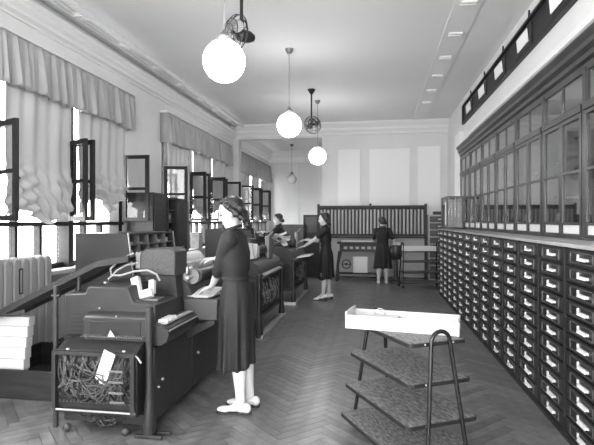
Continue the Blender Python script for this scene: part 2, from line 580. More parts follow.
left_window(1, *WINS[1], [(4.44, 115, 1), (5.655, 60, -1), (5.72, 112, 1), (6.98, 90, -1)])
left_window(2, *WINS[2], [(8.45, 75, 1), (9.60, 80, -1), (9.72, 60, 1), (10.85, 85, -1), (10.97, 55, 1), (12.1, 90, -1)])
left_window(3, *WINS[3], [(13.35, 80, 1), (14.48, 75, -1), (14.6, 55, 1), (15.7, 80, -1), (15.82, 55, 1)])
left_window(4, *WINS[0], [(0.25, 80, 1), (1.45, 80, -1), (1.55, 60, 1), (2.78, 90, -1)])

# ---------------------------------------------------------------- valances and curtains
def valance(label, y0, y1, zt, zb, x=XL + 0.15, seed=0, group='gathered valances over the windows'):
    rnd = random.Random(seed)
    n = int((y1 - y0) / 0.02); m = 10
    ph = [rnd.uniform(0, 6.28) for _ in range(4)]
    vs = []; fs = []
    for i in range(n + 1):
        y = y0 + (y1 - y0) * i / n
        q = math.sin(2 * PI * (y * 7.3) + 1.3 * math.sin(y * 5 + ph[0])) * 0.6 + math.sin(2 * PI * y * 3.1 + ph[1]) * 0.4 + 0.4 * math.sin(2 * PI * y * 13 + ph[2])
        for j in range(m + 1):
            t = j / m
            a = 0.010 + 0.042 * t
            z = zt + (zb - zt) * t + (0.012 * math.sin(y * 4 + ph[3]) * t)
            vs.append((x + q * a + 0.02 * t, y, z))
    for i in range(n):
        for j in range(m):
            p = i * (m + 1) + j
            fs.append((p, p + 1, p + m + 2, p + m + 1))
    # returns at both ends
    t_ = thing('valance', label, 'valance', (XL, 0.5 * (y0 + y1), zb), group=group)
    off = Vector((-XL, -0.5 * (y0 + y1), -zb))
    mb = MB(); mb.add([Vector(v) + off for v in vs], fs)
    for ye in (y0, y1):
        mb.add([Vector(v) + off for v in ((x, ye, zt), (XL, ye, zt), (XL, ye, zb), (x + 0.02, ye, zb))], [(0, 1, 2, 3)])
    o = mb.build('cloth', 'valance', t_, smooth=True)
    s = o.modifiers.new('thick', 'SOLIDIFY'); s.thickness = 0.004
    r = MB()
    r.box(0, x - XL + 0.012, y0 - 0.02 + off.y, y0 + 0.02 + off.y, zt - zb - 0.005, zt - zb + 0.03)
    r.box(0, x - XL + 0.012, y1 - 0.02 + off.y, y1 + 0.02 + off.y, zt - zb - 0.005, zt - zb + 0.03)
    r.box(x - XL - 0.012, x - XL + 0.012, y0 + off.y, y1 + off.y, zt - zb, zt - zb + 0.02)
    r.build('curtain_rail', 'plaster', t_)
    return t_

valance('long pale grey gathered valance above the nearest window', 4.36, 7.12, 3.39, 2.85, seed=1)
valance('gathered grey valance above the window behind the dark wooden cabinets', 8.34, 12.28, 3.41, 2.87, seed=2)
valance('shadowed grey valance over the window inside the far alcove', 13.22, 17.1, 3.40, 2.80, seed=3)

def curtain(label, y0, y1, zb, seed, lift=0.25, x=XL + 0.07, zt=3.2):
    rnd = random.Random(seed)
    n = int((y1 - y0) / 0.022); m = 70
    ph = [rnd.uniform(0, 6.28) for _ in range(6)]
    yc = y0 + (y1 - y0) * rnd.uniform(0.42, 0.56)
    vs = []; fs = []
    for i in range(n + 1):
        y = y0 + (y1 - y0) * i / n
        s_ = (y - yc) / (0.5 * (y1 - y0))
        up = max(0.0, 1 - abs(s_) * 1.15)
        zbot = zb + 0.05 * math.sin(9 * y + ph[0]) - 0.10 * math.exp(-((s_ - 0.45) / 0.25) ** 2)
        for j in range(m + 1):
            t = j / m
            z = zt + (zbot - zt) * t
            q = 0.55 * math.sin(2 * PI * y * 4.6 + ph[1] + 0.8 * math.sin(3 * t + ph[2])) + 0.45 * math.sin(2 * PI * y * 2.2 + ph[3])
            dx = q * 0.022 * (1 - 0.4 * t)
            # gathered, billowing lower part
            if t > 0.62:
                w = (t - 0.62) / 0.38
                zz = (z - zb) - lift * up
                dx += 0.035 * math.sin(PI * min(1, w)) * 0.6
                dx += 0.042 * w * math.sin(zz * 40 + 2.2 * math.sin(y * 7 + ph[4])) * (0.4 + 0.6 * (1 - abs(s_)))
                dx += 0.024 * w * math.sin(y * 38 + z * 22 + ph[5])
            vs.append((x + dx, y, z))
    for i in range(n):
        for j in range(m):
            p = i * (m + 1) + j
            fs.append((p, p + 1, p + m + 2, p + m + 1))
    o = MB().add(vs, fs).build('curtain', 'curtain', smooth=True)
    s = o.modifiers.new('thick', 'SOLIDIFY'); s.thickness = 0.003
    tag(o, label, 'curtain', 'gathered window curtains')
    return o

curtain('nearest light curtain drawn up in a peaked swag', 4.5, 5.64, 1.52, 11, 0.38)
curtain('light curtain with frilly bottom in the nearest window, beside bare wall', 5.78, 6.93, 1.70, 12, 0.16)
curtain('first light curtain behind the dark wooden cabinets', 8.55, 9.56, 1.62, 13, 0.2)
curtain('middle light curtain in the window left of the foreground woman', 9.75, 10.8, 1.62, 14, 0.22)
curtain('light curtain next to the pilaster of the alcove opening', 11.0, 12.05, 1.66, 15, 0.2)
curtain('first pale curtain in the alcove window', 13.45, 14.42, 1.62, 16, 0.2)
curtain('second pale curtain in the alcove window', 14.66, 15.6, 1.62, 17, 0.2)
curtain('last pale curtain of the alcove window, in the corner', 15.9, 16.9, 1.62, 18, 0.2)
for y0, y1, s in ((0.3, 1.4, 20), (1.6, 2.7, 21)):
    pass
# ================================================================ DRAWER CABINETS along the right wall
DX = 1.255; DP = 0.112; CW = 0.547; DY0 = 2.453; ROWS = 11
Z0 = 0.04
def drawer_meshes():
    # local: front face toward -x, origin at drawer centre
    fm = meshof(MB().box(0, 0.02, -CW / 2 + 0.018, CW / 2 - 0.018, -DP / 2 + 0.005, DP / 2 - 0.005), 'drawer', 'drawer')
    w, h, t, d = 0.175, 0.036, 0.006, 0.007
    fr = MB()
    fr.box(-d, 0, -w, w, -h, -h + t).box(-d, 0, -w, w, h - t, h).box(-d, 0, -w, -w + t * 1.6, -h, h).box(-d, 0, w - t * 1.6, w, -h, h)
    frm = meshof(fr, 'label_frame', 'frame_metal')
    hd = MB()
    hd.box(-0.010, 0, -0.105, 0.040, -0.013, 0.003)
    hd.prism([(-0.010, 0.003), (-0.020, -0.003), (-0.025, -0.012), (-0.022, -0.015), (-0.010, -0.008)], 'y', -0.105, 0.015)
    hd.box(-0.010, 0, 0.036, 0.050, -0.010, 0.024)
    hdm = meshof(hd, 'handle', 'handle')
    return fm, frm, hdm
FM, FRM, HDM = drawer_meshes()

def drawer_unit(label, c0, ncol):
    y0 = DY0 + c0 * CW; y1 = y0 + ncol * CW
    t = thing('drawer_cabinet', label, 'cabinet', (DX, y0, 0), group='card drawer cabinets along the wall')
    D = 0.53
    mb = MB()
    mb.box(0.022, D, 0.004, y1 - y0 - 0.004, 0.03, 1.275)
    for k in range(ncol + 1):
        yy = k * CW
        w = 0.020 if k in (0, ncol) else 0.012
        a = max(0.0, yy - w); b = min(y1 - y0, yy + w)
        mb.box(-0.006, 0.022, a, b, 0.03, 1.275)
    mb.box(-0.004, 0.022, 0.004, y1 - y0 - 0.004, 0.03, Z0 + 0.002)
    mb.build('body', 'drawer_body', t)
    bx('plinth', 'drawer_body', t, -0.012, D, 0, y1 - y0, 0.0, 0.03)
    for c in range(ncol):
        for r in range(ROWS):
            o = inst('drawer', FM, t, (0, (c + 0.5) * CW, Z0 + (r + 0.5) * DP))
            inst('label_frame', FRM, o)
            inst('handle', HDM, o)
    return t
drawer_unit('nearest block of dark card drawers, cut by the right edge', 0, 4)
drawer_unit('second block of dark card drawers from the camera', 4, 4)
drawer_unit('third block of dark card drawers from the camera', 8, 4)
drawer_unit('farthest narrow block of dark card drawers, under the glass case', 12, 2)
DY1 = DY0 + 14 * CW
ct = MB().box(DX - 0.02, 1.80, DY0, DY1 + 0.01, 1.277, 1.302).build('counter_top', 'counter', bevel=0.004)
tag(ct, 'long polished counter slab lying over the card drawers', 'counter')

# ================================================================ GLAZED CABINETS above the counter
UX = 1.62; UW = 0.942; UY0 = 3.17 - 0.942; NU = 8
def upper_unit(k, label):
    y0 = UY0 + k * UW
    ZB = 1.303
    t = thing('glazed_cabinet', label, 'cabinet', (UX, y0, ZB), group='glazed wall cabinets over the counter')
    zt = 2.64 - ZB
    D = 0.42
    mb = MB()
    mb.box(0.0, D, 0, 0.03, 0, zt).box(0.0, D, UW - 0.03, UW, 0, zt)
    mb.box(0.0, D, 0.03, UW - 0.03, zt - 0.03, zt).box(0.0, D, 0.03, UW - 0.03, 0, 0.03)
    mb.build('carcass', 'cab_wood', t)
    bx('back_panel', 'cab_inside', t, D - 0.02, D, 0.03, UW - 0.03, 0.03, zt - 0.03)
    for zz in (0.36, 0.68, 1.04):
        bx('shelf', 'cab_wood', t, 0.06, D - 0.02, 0.03, UW - 0.03, zz, zz + 0.02)
    # front frame
    zr = 2.335 - ZB
    mb = MB()
    mb.box(-0.03, 0.0, 0.0, 0.028, 0, zt).box(-0.03, 0.0, UW - 0.028, UW, 0, zt)
    mb.box(-0.045, 0.0, 0.028, UW - 0.028, zr - 0.03, zr + 0.03)
    mb.box(-0.03, 0.0, 0.028, UW - 0.028, 0.0, 0.022)
    mb.box(-0.02, 0.0, UW / 2 - 0.014, UW / 2 + 0.014, zr + 0.03, zt - 0.03)
    mb.build('front_frame', 'cab_wood', t, bevel=0.003)
    # cornice with three steps
    zc = 2.64 - ZB
    cp = [(0.0, zc - 0.03), (-0.02, zc - 0.03), (-0.02, zc + 0.03), (-0.045, zc + 0.05), (-0.045, zc + 0.09), (-0.075, zc + 0.12), (-0.075, zc + 0.16), (-0.105, zc + 0.20), (-0.105, zc + 0.215), (0.16, zc + 0.215), (0.16, zc + 0.0), (0.0, zc)]
    MB().prism(cp, 'y', 0, UW).build('cornice', 'cab_wood', t)
    # transom panes
    for y_0, y_1 in ((0.028, UW / 2 - 0.014), (UW / 2 + 0.014, UW - 0.028)):
        bx('transom_pane', 'cab_glass', t, -0.010, -0.005, y_0, y_1, zr + 0.03, zt - 0.03)
    # two doors
    for q in (0, 1):
        a = 0.030 if q == 0 else UW / 2 + 0.002
        b = UW / 2 - 0.002 if q == 0 else UW - 0.030
        s = 0.034
        mb = MB()
        z0, z1 = 0.024, zr - 0.032
        zm = 1.85 - ZB; zl = 1.43 - ZB
        mb.box(-0.035, -0.004, a, a + s, z0, z1).box(-0.035, -0.004, b - s, b, z0, z1)
        mb.box(-0.035, -0.004, a + s, b - s, z1 - s, z1).box(-0.032, -0.006, a + s, b - s, zm - 0.012, zm + 0.012)
        mb.box(-0.035, -0.004, a + s, b - s, z0, z0 + 0.018).box(-0.032, -0.006, a + s, b - s, zl - 0.014, zl + 0.008)
        d = mb.build('door', 'cab_wood', t)
        bx('pane', 'cab_glass', d, -0.022, -0.017, a + s, b - s, zl + 0.008, zm - 0.012)
        bx('pane', 'cab_glass', d, -0.022, -0.017, a + s, b - s, zm + 0.012, z1 - s)
        bx('pale_strip', 'pale', d, -0.022, -0.012, a + s, b - s, z0 + 0.018, zl - 0.014)
        hy = b - s / 2 if q == 0 else a + s / 2
        MB().cyl((-0.035, hy, 0.20), (-0.048, hy, 0.20), 0.007, 8).box(-0.052, -0.047, hy - 0.006, hy + 0.006, 0.15, 0.215).build('door_handle', 'frame_metal', d)
    return t
ords = ['nearest', 'second', 'third', 'fourth', 'fifth', 'sixth', 'seventh', 'farthest']
for k in range(NU):
    upper_unit(k, '%s glazed dark wood wall cabinet counted from the camera' % ords[k])

# ---------------------------------------------------------------- row of hopper vents high on the right wall
vt = thing('vent_strip', 'dark strip of small bright hopper vents high on the wall', 'vent', (XR, 0, 3.44))
mb = MB()
vy0, vy1 = 1.6, 10.55
mb.box(-0.05, 0, vy0, vy1, 0, 0.03).box(-0.05, 0, vy0, vy1, 0.36, 0.39)
mb.box(-0.012, 0, vy0, vy1, 0.03, 0.36)
mb.box(-0.05, 0, vy0, vy0 + 0.06, 0.03, 0.36).box(-0.05, 0, vy1 - 0.06, vy1, 0.03, 0.36)
mb.build('frame', 'vent_dark', vt)
yv = 10.02
while yv > vy0 + 0.3:
    o = MB().box(-0.03, -0.012, yv - 0.46, yv + 0.16, 0.06, 0.33).build('hopper_frame', 'vent_dark', vt)
    MB().prism([(-0.055, 0.275), (-0.045, 0.28), (-0.030, 0.125), (-0.040, 0.12)], 'y', yv - 0.36, yv + 0.06).build('hopper_pane', 'vent_pane_glare', o)  # reflection is painted as an opaque white pane
    MB().cyl((-0.05, yv - 0.45, 0.36), (-0.05, yv - 0.45, 0.45), 0.012, 6).build('latch', 'vent_dark', vt)
    yv -= 1.18

# small glass case standing at the far end of the counter
gc = thing('display_case', 'small framed glass case on the far end of the counter', 'glass case', (1.27, 9.25, 1.303))
mb = MB()
w, l, h, s = 0.30, 0.75, 0.60, 0.03
for a in (0, w - s):
    for b in (0, l - s): mb.box(a, a + s, b, b + s, 0, h)
for z in (0, h - s):
    for b in (0, l - s): mb.box(s, w - s, b, b + s, z, z + s)
    for a in (0, w - s): mb.box(a, a + s, s, l - s, z, z + s)
mb.build('frame', 'cab_wood', gc)
bx('pane', 'glass', gc, s, w - s, 0.012, 0.016, s, h - s)
bx('pane', 'glass', gc, 0.012, 0.016, s, l - s, s, h - s)
bx('back_panel', 'cab_inside', gc, s, w - s, l - 0.02, l - 0.012, s, h - s)
bx('back_panel', 'cab_inside', gc, w - 0.02, w - 0.012, s, l - s, s, h - s)
bx('label_strip', 'pale', gc, -0.004, 0.0, 0.05, 0.2, 0.08, 0.5)

# ================================================================ LAMPS AND FANS
def globe_lamp(label, x, y, z, lit=True, D=0.36, zc=ZC):
    t = thing('globe_lamp', label, 'lamp', (x, y, z), group='hanging globe lamps')
    MB().ball((0, 0, 0), D / 2, 32, 20).build('globe', 'globe' if lit else 'globe_off', t, smooth=True)
    MB().lathe([(0.0, D/2 - 0.01), (0.06, D/2 - 0.008), (0.062, D/2 + 0.03), (0.03, D/2 + 0.06), (0.012, D/2 + 0.09), (0.0, D/2 + 0.09)], 16).build('fitter', 'midsteel', t, smooth=True)
    MB().cyl((0, 0, D/2 + 0.08), (0, 0, zc - z - 0.04), 0.007, 8).build('stem', 'stem', t)
    MB().lathe([(0.0, zc - z - 0.07), (0.03, zc - z - 0.07), (0.055, zc - z - 0.03), (0.06, zc - z), (0.0, zc - z)], 16).build('ceiling_rose', 'midsteel', t, smooth=True)
globe_lamp('biggest lit white globe lamp, nearest the camera', -1.286, 4.05, 2.82)
globe_lamp('second lit white globe lamp, middle of the row', -1.27, 7.15, 2.87)
globe_lamp('third lit globe lamp, in front of the alcove opening', -1.22, 10.3, 2.82)
globe_lamp('small unlit globe lamp inside the alcove', -2.72, 15.8, 2.82, False, 0.32, 3.96)

def fan(label, x, y, z, rz):
    t = thing('ceiling_fan', label, 'fan', (x, y, z), rz, group='caged fans hanging from the ceiling')
    h = ZC - z
    MB().cyl((0, 0, 0.14), (0, 0, h - 0.05), 0.016, 10).build('pole', 'fan_metal', t, smooth=True)
    MB().lathe([(0.0, h - 0.10), (0.02, h - 0.10), (0.05, h - 0.05), (0.075, h - 0.015), (0.075, h), (0.0, h)], 16).build('ceiling_rose', 'fan_metal', t, smooth=True)
    # yoke
    MB().tube([(0, 0, 0.15), (0.07, 0, 0.11), (0.10, 0, 0.0), (0.07, 0, -0.06)], 0.008, 6).tube([(0, 0, 0.15), (-0.04, 0, 0.12), (-0.06, 0, 0.05)], 0.008, 6).build('yoke', 'fan_metal', t)
    # motor along local -y axis
    R = Matrix.Rotation(PI / 2, 4, 'X')
    MB().lathe([(0.0, -0.14), (0.04, -0.13), (0.058, -0.08), (0.058, 0.02), (0.03, 0.05), (0.0, 0.06)], 16, T=R).build('motor', 'fan_metal', t, smooth=True)
    for k in range(4):
        a = 2 * PI * k / 4 + 0.4
        T = R @ Matrix.Rotation(a, 4, 'Z') @ Matrix.Translation((0.085, 0, 0.085)) @ Matrix.Rotation(0.5, 4, 'X')
        pts = [(-0.07, -0.016), (-0.02, -0.04), (0.04, -0.048), (0.06, -0.02), (0.06, 0.03), (0.02, 0.045), (-0.04, 0.03), (-0.07, 0.016)]
        MB().prism(pts, 'z', -0.0015, 0.0015, T).build('blade', 'midsteel', t)
    MB().cyl((0, -0.05, 0), (0, -0.11, 0), 0.02, 10).build('hub', 'fan_metal', t, smooth=True)
    mb = MB()
    for rr, dy in ((0.165, -0.085), (0.17, -0.05), (0.12, -0.125), (0.07, -0.145), (0.12, -0.01)):
        mb.tube([(rr * math.cos(2*PI*i/28), dy, rr * math.sin(2*PI*i/28)) for i in range(28)], 0.0042, 5, closed=True)
    for k in range(10):
        a = 2 * PI * k / 10
        c_, s_ = math.cos(a), math.sin(a)
        mb.tube([(0.02*c_, -0.15, 0.02*s_), (0.07*c_, -0.145, 0.07*s_), (0.12*c_, -0.125, 0.12*s_), (0.168*c_, -0.08, 0.168*s_), (0.165*c_, -0.04, 0.165*s_), (0.12*c_, -0.01, 0.12*s_), (0.05*c_, 0.0, 0.05*s_)], 0.003, 4)
    mb.build('cage', 'fan_metal', t)
fan('caged black fan hanging behind the biggest globe lamp', -1.25, 4.47, 3.20, math.radians(-40))
fan('caged black fan on a dark pole beside the middle globe lamp', -1.235, 9.42, 3.30, math.radians(30))
# ================================================================ FOREGROUND TABULATING MACHINE
def wires(parent, n, x0, x1, z0, z1, y, seed, name='plug_wires', axis='y', mat='wire', r=0.004):
    rnd = random.Random(seed)
    mb = MB()
    for k in range(n):
        a = (rnd.uniform(x0, x1), rnd.uniform(z0 + 0.5 * (z1 - z0), z1))
        b = (rnd.uniform(x0, x1), rnd.uniform(z0 + 0.2 * (z1 - z0), z1))
        sag = rnd.uniform(0.05, 0.9) * (min(a[1], b[1]) - z0)
        out = rnd.uniform(0.015, 0.055)
        pts = []
        for i in range(9):
            t = i / 8
            xx = a[0] + (b[0] - a[0]) * t + 0.02 * math.sin(6 * t + k)
            zz = a[1] + (b[1] - a[1]) * t - sag * 4 * t * (1 - t)
            oo = out * math.sin(PI * t)
            pts.append((xx, y - oo, zz) if axis == 'y' else (y + oo, xx, zz))
        mb.tube(pts, r, 5)
    o = mb.build(name, mat, parent, smooth=True)
    o['kind'] = 'stuff'
    return o

t = thing('tabulating_machine', 'large grey tabulating machine with exposed plugboard wiring, beside the foreground woman', 'machine', (-1.5, 3.1, 0))
bx('lower_body', 'machine_dark', t, -0.68, -0.02, 0.06, 1.58, 0.09, 0.64)
MB().prism([(-0.72, 0.60), (-0.72, 0.925), (-0.56, 0.935), (-0.535, 0.985), (-0.23, 0.985), (-0.185, 0.875), (-0.02, 0.865), (-0.02, 0.60)], 'y', 0.12, 1.5).build('upper_housing', 'machine', t, bevel=0.012)
pb = MB().prism([(0.02, 0.62), (0.02, 0.79), (0.05, 0.81), (0.14, 0.81), (0.14, 0.62)], 'x', -0.50, -0.035).build('pin_box', 'machine', t, bevel=0.01)
MB().box(-0.46, -0.08, 0.014, 0.02, 0.66, 0.76).build('cover_plate', 'machine_dark', pb, bevel=0.003)
mb = MB()
for k in range(26): mb.cyl((-0.50 + k * 0.0175, 0.02, 0.662), (-0.50 + k * 0.0175, -0.012, 0.656), 0.0045, 6)
o = mb.build('contact_pins', 'steel', pb); o['kind'] = 'stuff'
for x, z in ((-0.44, 0.83), (-0.06, 0.815), (-0.26, 0.795)):
    MB().ball((x, 0.115 if z > 0.8 else 0.02, z), 0.007, 8, 6).build('screw', 'steel', t, smooth=True)
for k in range(5): bx('vent_slot', 'slot', t, -0.66, -0.58, 0.116, 0.121, 0.66 + 0.03 * k, 0.672 + 0.03 * k)
for x, y in ((-0.50, 0.3), (-0.26, 0.3), (-0.50, 1.2), (-0.26, 1.2)): MB().lathe([(0.0, 0.0), (0.018, 0.0), (0.016, 0.012), (0.0, 0.016)], 12, (x, y, 0.985)).build('cap_nut', 'midsteel', t, smooth=True)
bx('seam_strip', 'machine_dark', t, -0.72, -0.02, 0.114, 0.121, 0.612, 0.622)
# plugboard
hs = MB().prism([(-0.10, 0.16), (-0.10, 0.585), (-0.02, 0.625), (0.08, 0.64), (0.08, 0.16)], 'x', -0.625, -0.045).build('plugboard_housing', 'machine_dark', t, bevel=0.006)
fr = MB()
fr.box(-0.635, -0.61, -0.135, -0.09, 0.19, 0.585).box(-0.075, -0.05, -0.135, -0.09, 0.19, 0.585).box(-0.61, -0.075, -0.135, -0.09, 0.56, 0.585)
fr.build('plugboard_frame', 'iron', hs)
MB().cyl((-0.64, -0.125, 0.195), (-0.045, -0.125, 0.195), 0.008, 8).build('chrome_rail', 'steel', hs, smooth=True)
mb = MB()
for r_ in range(7):
    for c_ in range(20): mb.box(-0.60 + c_ * 0.026, -0.585 + c_ * 0.026, -0.108, -0.10, 0.24 + r_ * 0.045, 0.252 + r_ * 0.045)
o = mb.build('plug_sockets', 'socket', hs); o['kind'] = 'stuff'
wires(hs, 170, -0.60, -0.09, 0.21, 0.575, -0.10, 3, r=0.0048)
wires(hs, 60, -0.60, -0.09, 0.21, 0.575, -0.115, 8, 'grey_plug_wires', mat='socket', r=0.004)
wires(hs, 10, -0.60, -0.09, 0.22, 0.57, -0.12, 4, 'pale_plug_wires', mat='wire_pale', r=0.003)
wires(hs, 16, -0.45, -0.10, 0.06, 0.22, -0.06, 5, 'hanging_wires')
for x, z in ((-0.16, 0.47), (-0.16, 0.40), (-0.16, 0.33), (-0.15, 0.27)): bx('tie_bar', 'midsteel', hs, x - 0.05, x + 0.05, -0.165, -0.155, z, z + 0.014)
T = Matrix.Translation((-0.235, -0.165, 0.50)) @ Matrix.Rotation(math.radians(24), 4, 'Y') @ Matrix.Rotation(math.radians(10), 4, 'X')
MB().box(-0.042, 0.042, -0.001, 0.001, -0.12, 0.12, T).build('inspection_card', 'paper', hs)
MB().add([(-0.31, 0.0, 0.66), (-0.25, -0.01, 0.662), (-0.28, -0.02, 0.71), (-0.27, 0.008, 0.67)], [(0, 1, 2), (1, 3, 2), (0, 2, 3), (0, 3, 1)]).build('paper_tag', 'paper', t)
for x in (-0.52, -0.12): MB().ball((x, -0.13, 0.60), (0.014, 0.01, 0.008), 8, 6).build('clamp_knob', 'steel', hs, smooth=True)
MB().tube([(-0.07, -0.11, 0.58), (-0.03, -0.12, 0.56), (0.0, -0.13, 0.53)], 0.006, 6).build('lever', 'steel', hs)
# posts and feet
def post(parent, x, y, h, r=0.024):
    MB().lathe([(0.0, 0.02), (0.040, 0.02), (0.046, 0.06), (0.044, 0.10), (0.030, 0.24), (r, 0.36), (r, h - 0.01), (0.0, h)], 14, (x, y, 0)).build('leg', 'iron', parent, smooth=True)
post(t, -0.005, -0.005, 0.88)
post(t, -0.005, 1.56, 0.8); post(t, -0.69, 1.56, 0.8)
MB().cyl((-0.70, 0.0, 0.02), (-0.70, 0.0, 1.0), 0.017, 12).build('rod', 'iron', t, smooth=True)
MB().cyl((-0.73, 0.0, 0.93), (-0.67, 0.0, 0.93), 0.012, 8).build('rod_clamp', 'iron', t)
MB().box(-0.09, 0.10, -0.05, -0.025, 0.0, 0.025).box(-0.06, 0.13, 0.02, 0.045, 0.0, 0.025).box(-0.012, 0.012, -0.05, 0.045, 0.0, 0.022).build('foot_plate', 'iron', t, bevel=0.004)
MB().ball((-0.17, -0.02, 0.03), (0.03, 0.025, 0.03), 10, 8).build('caster', 'caster', t, smooth=True)
MB().ball((-0.60, -0.02, 0.03), (0.03, 0.025, 0.03), 10, 8).build('caster', 'caster', t, smooth=True)
bx('base_rail', 'iron', t, -0.66, -0.05, 0.03, 0.075, 0.055, 0.13, 0.006)
# side doors
for a, b in ((0.05, 0.74), (0.755, 1.54)):
    d = bx('side_door', 'machine', t, -0.02, 0.006, a, b, 0.075, 0.585, 0.008)
    MB().ball((0.018, a + 0.10, 0.34), (0.014, 0.013, 0.013), 10, 8).build('knob', 'steel', d, smooth=True)
MB().ball((0.014, 0.10, 0.30), (0.010, 0.009, 0.009), 8, 6).build('keyhole', 'steel', t, smooth=True)
bx('brace', 'machine_dark', t, -0.02, 0.012, 0.58, 0.60, 0.50, 0.585)
# key ledge: rounded section running along the side
prof = [(-0.02, 0.60), (0.06, 0.60), (0.10, 0.63), (0.115, 0.68), (0.10, 0.715), (0.05, 0.735), (-0.02, 0.74)]
ld = MB().prism(prof, 'y', 0.04, 0.60).build('card_ledge', 'machine', t, bevel=0.004)
MB().box(0.030, 0.075, 0.10, 0.58, 0.735, 0.745).build('scale_strip', 'card', ld)
MB().cyl((0.108, 0.06, 0.70), (0.108, 0.59, 0.70), 0.007, 8).build('guide_bar', 'steel', ld, smooth=True)
for k in range(4): MB().box(0.0, 0.07, 0.12 + k * 0.05, 0.135 + k * 0.05, 0.74, 0.765).build('key', 'paper', ld)
# shelf at the operator's side
bx('shelf_box', 'desk_grey', t, -0.01, 0.27, 0.60, 1.05, 0.665, 0.835, 0.01)
MB().prism([(-0.02, 0.585), (0.20, 0.665), (0.24, 0.665), (0.24, 0.63), (0.0, 0.50), (-0.02, 0.50)], 'y', 0.62, 0.68).build('shelf_bracket', 'machine', t, bevel=0.004)
# carriage
MB().prism([(-0.30, 0.85), (-0.26, 1.06), (-0.10, 1.05), (0.02, 0.94), (0.06, 0.84), (0.06, 0.80), (-0.02, 0.60), (-0.30, 0.60)], 'y', 0.62, 1.45).build('carriage_bed', 'machine_dark', t, bevel=0.008)
MB().prism([(-0.30, 1.03), (-0.30, 1.19), (-0.26, 1.235), (-0.07, 1.245), (-0.01, 1.22), (-0.01, 1.03)], 'y', 0.44, 0.68).build('print_unit', 'crackle', t, bevel=0.012)
MB().prism([(-0.28, 0.865), (-0.28, 1.035), (-0.04, 1.035), (-0.02, 0.865)], 'y', 0.50, 0.70).build('print_unit_support', 'machine_dark', t)
pl = MB().cyl((0.02, 0.70, 1.0), (0.02, 1.42, 1.0), 0.056, 24).build('platen', 'machine', t, smooth=True)
for y in (0.70, 0.76): MB().cyl((0.02, y - 0.008, 1.0), (0.02, y + 0.012, 1.0), 0.064, 24).build('platen_ring', 'midsteel', pl, smooth=True)
MB().cyl((0.02, 0.60, 1.0), (0.02, 1.50, 1.0), 0.014, 10).build('platen_shaft', 'steel', pl, smooth=True)
for k in range(18):
    y = 0.72 + k * 0.038
    MB().box(-0.085, -0.035, y, y + 0.02, 1.03, 1.105).build('type_bar', 'card', t, bevel=0.002)
bx('type_bar_rail', 'midsteel', t, -0.10, -0.02, 0.70, 1.42, 1.015, 1.032)
MB().cyl((-0.02, 0.66, 0.90), (-0.02, 0.66, 1.035), 0.028, 14).ball((-0.02, 0.66, 1.04), 0.022, 10, 6).build('solenoid', 'midsteel', t, smooth=True)
for dy in (-0.03, 0.03, 0.07): MB().cyl((0.0, 0.68 + dy, 1.03), (0.0, 0.68 + dy, 1.08), 0.012, 8).build('terminal', 'steel', t, smooth=True)
# paper web over the carriage
pts = [(-0.19 - 0.07 * math.cos(a), 1.07 + 0.10 * math.sin(a)) for a in [PI * i / 12 for i in range(0, 13)]]
th = 0.003
poly = pts + [(-0.19 - (0.07 - th) * math.cos(a), 1.07 + (0.10 - th) * math.sin(a)) for a in [PI * i / 12 for i in range(12, -1, -1)]]
MB().prism(poly, 'y', 0.74, 1.38).build('paper_web', 'paper', t, smooth=True)
# hoses
MB().tube([(-0.36, 0.46, 1.20), (-0.47, 0.42, 1.14), (-0.52, 0.40, 1.08), (-0.50, 0.38, 1.035), (-0.42, 0.37, 1.035), (-0.30, 0.36, 1.07), (-0.20, 0.36, 1.08), (-0.13, 0.37, 1.05), (-0.11, 0.38, 1.0)], 0.008, 8).build('hose', 'hose', t, smooth=True)
MB().tube([(-0.31, 0.46, 1.13), (-0.40, 0.43, 1.11), (-0.47, 0.41, 1.07), (-0.505, 0.40, 1.03), (-0.54, 0.40, 1.0)], 0.007, 8).build('hose', 'hose', t, smooth=True)
bx('hose_block', 'midsteel', t, -0.34, -0.30, 0.45, 0.56, 1.08, 1.21, 0.004)
# card hopper with white cards
for k, (x, y, z, w, h, a) in enumerate(((-0.235, 0.27, 0.955, 0.06, 0.17, -22), (-0.165, 0.25, 0.915, 0.13, 0.06, -16), (-0.125, 0.29, 0.965, 0.04, 0.10, -10))):
    T = Matrix.Translation((x, y, z)) @ Matrix.Rotation(math.radians(a), 4, 'Y') @ Matrix.Rotation(math.radians(-22), 4, 'X')
    MB().box(-w / 2, w / 2, -0.02, 0.02, -h / 2, h / 2, T).build('white_card_pack', 'paper', t, bevel=0.002)
bx('card_pocket', 'midsteel', t, -0.25, -0.06, 0.24, 0.36, 0.87, 0.885)
# feed chute running down towards the window
cx0, cz0, cx1, cz1, cx2, cz2 = -1.62, 0.655, -0.62, 1.13, -0.36, 1.175
def strip(y0, y1, lo, hi):
    return MB().prism([(cx0, cz0 + lo), (cx1, cz1 + lo), (cx2, cz2 + lo), (cx2, cz2 + hi), (cx1, cz1 + hi), (cx0, cz0 + hi)], 'y', y0, y1)
fc = thing('feed_chute', 'sloping dark-railed chute rising from the paper bin to the foreground machine', 'chute', (-1.5, 3.1, 0))
strip(0.40, 0.86, 0.0, 0.012).build('bed', 'bed', fc)
for y0, hi in ((0.37, 0.013), (0.86, 0.03)): strip(y0, y0 + 0.03, -0.035, hi).build('rail', 'machine_dark', fc)
MB().cyl((-0.80, 0.42, 1.03), (-0.80, 0.42, 0.04), 0.014, 8).lathe([(0.0, 0.0), (0.04, 0.0), (0.035, 0.03), (0.0, 0.045)], 12, (-0.80, 0.42, 0)).build('leg', 'iron', fc)

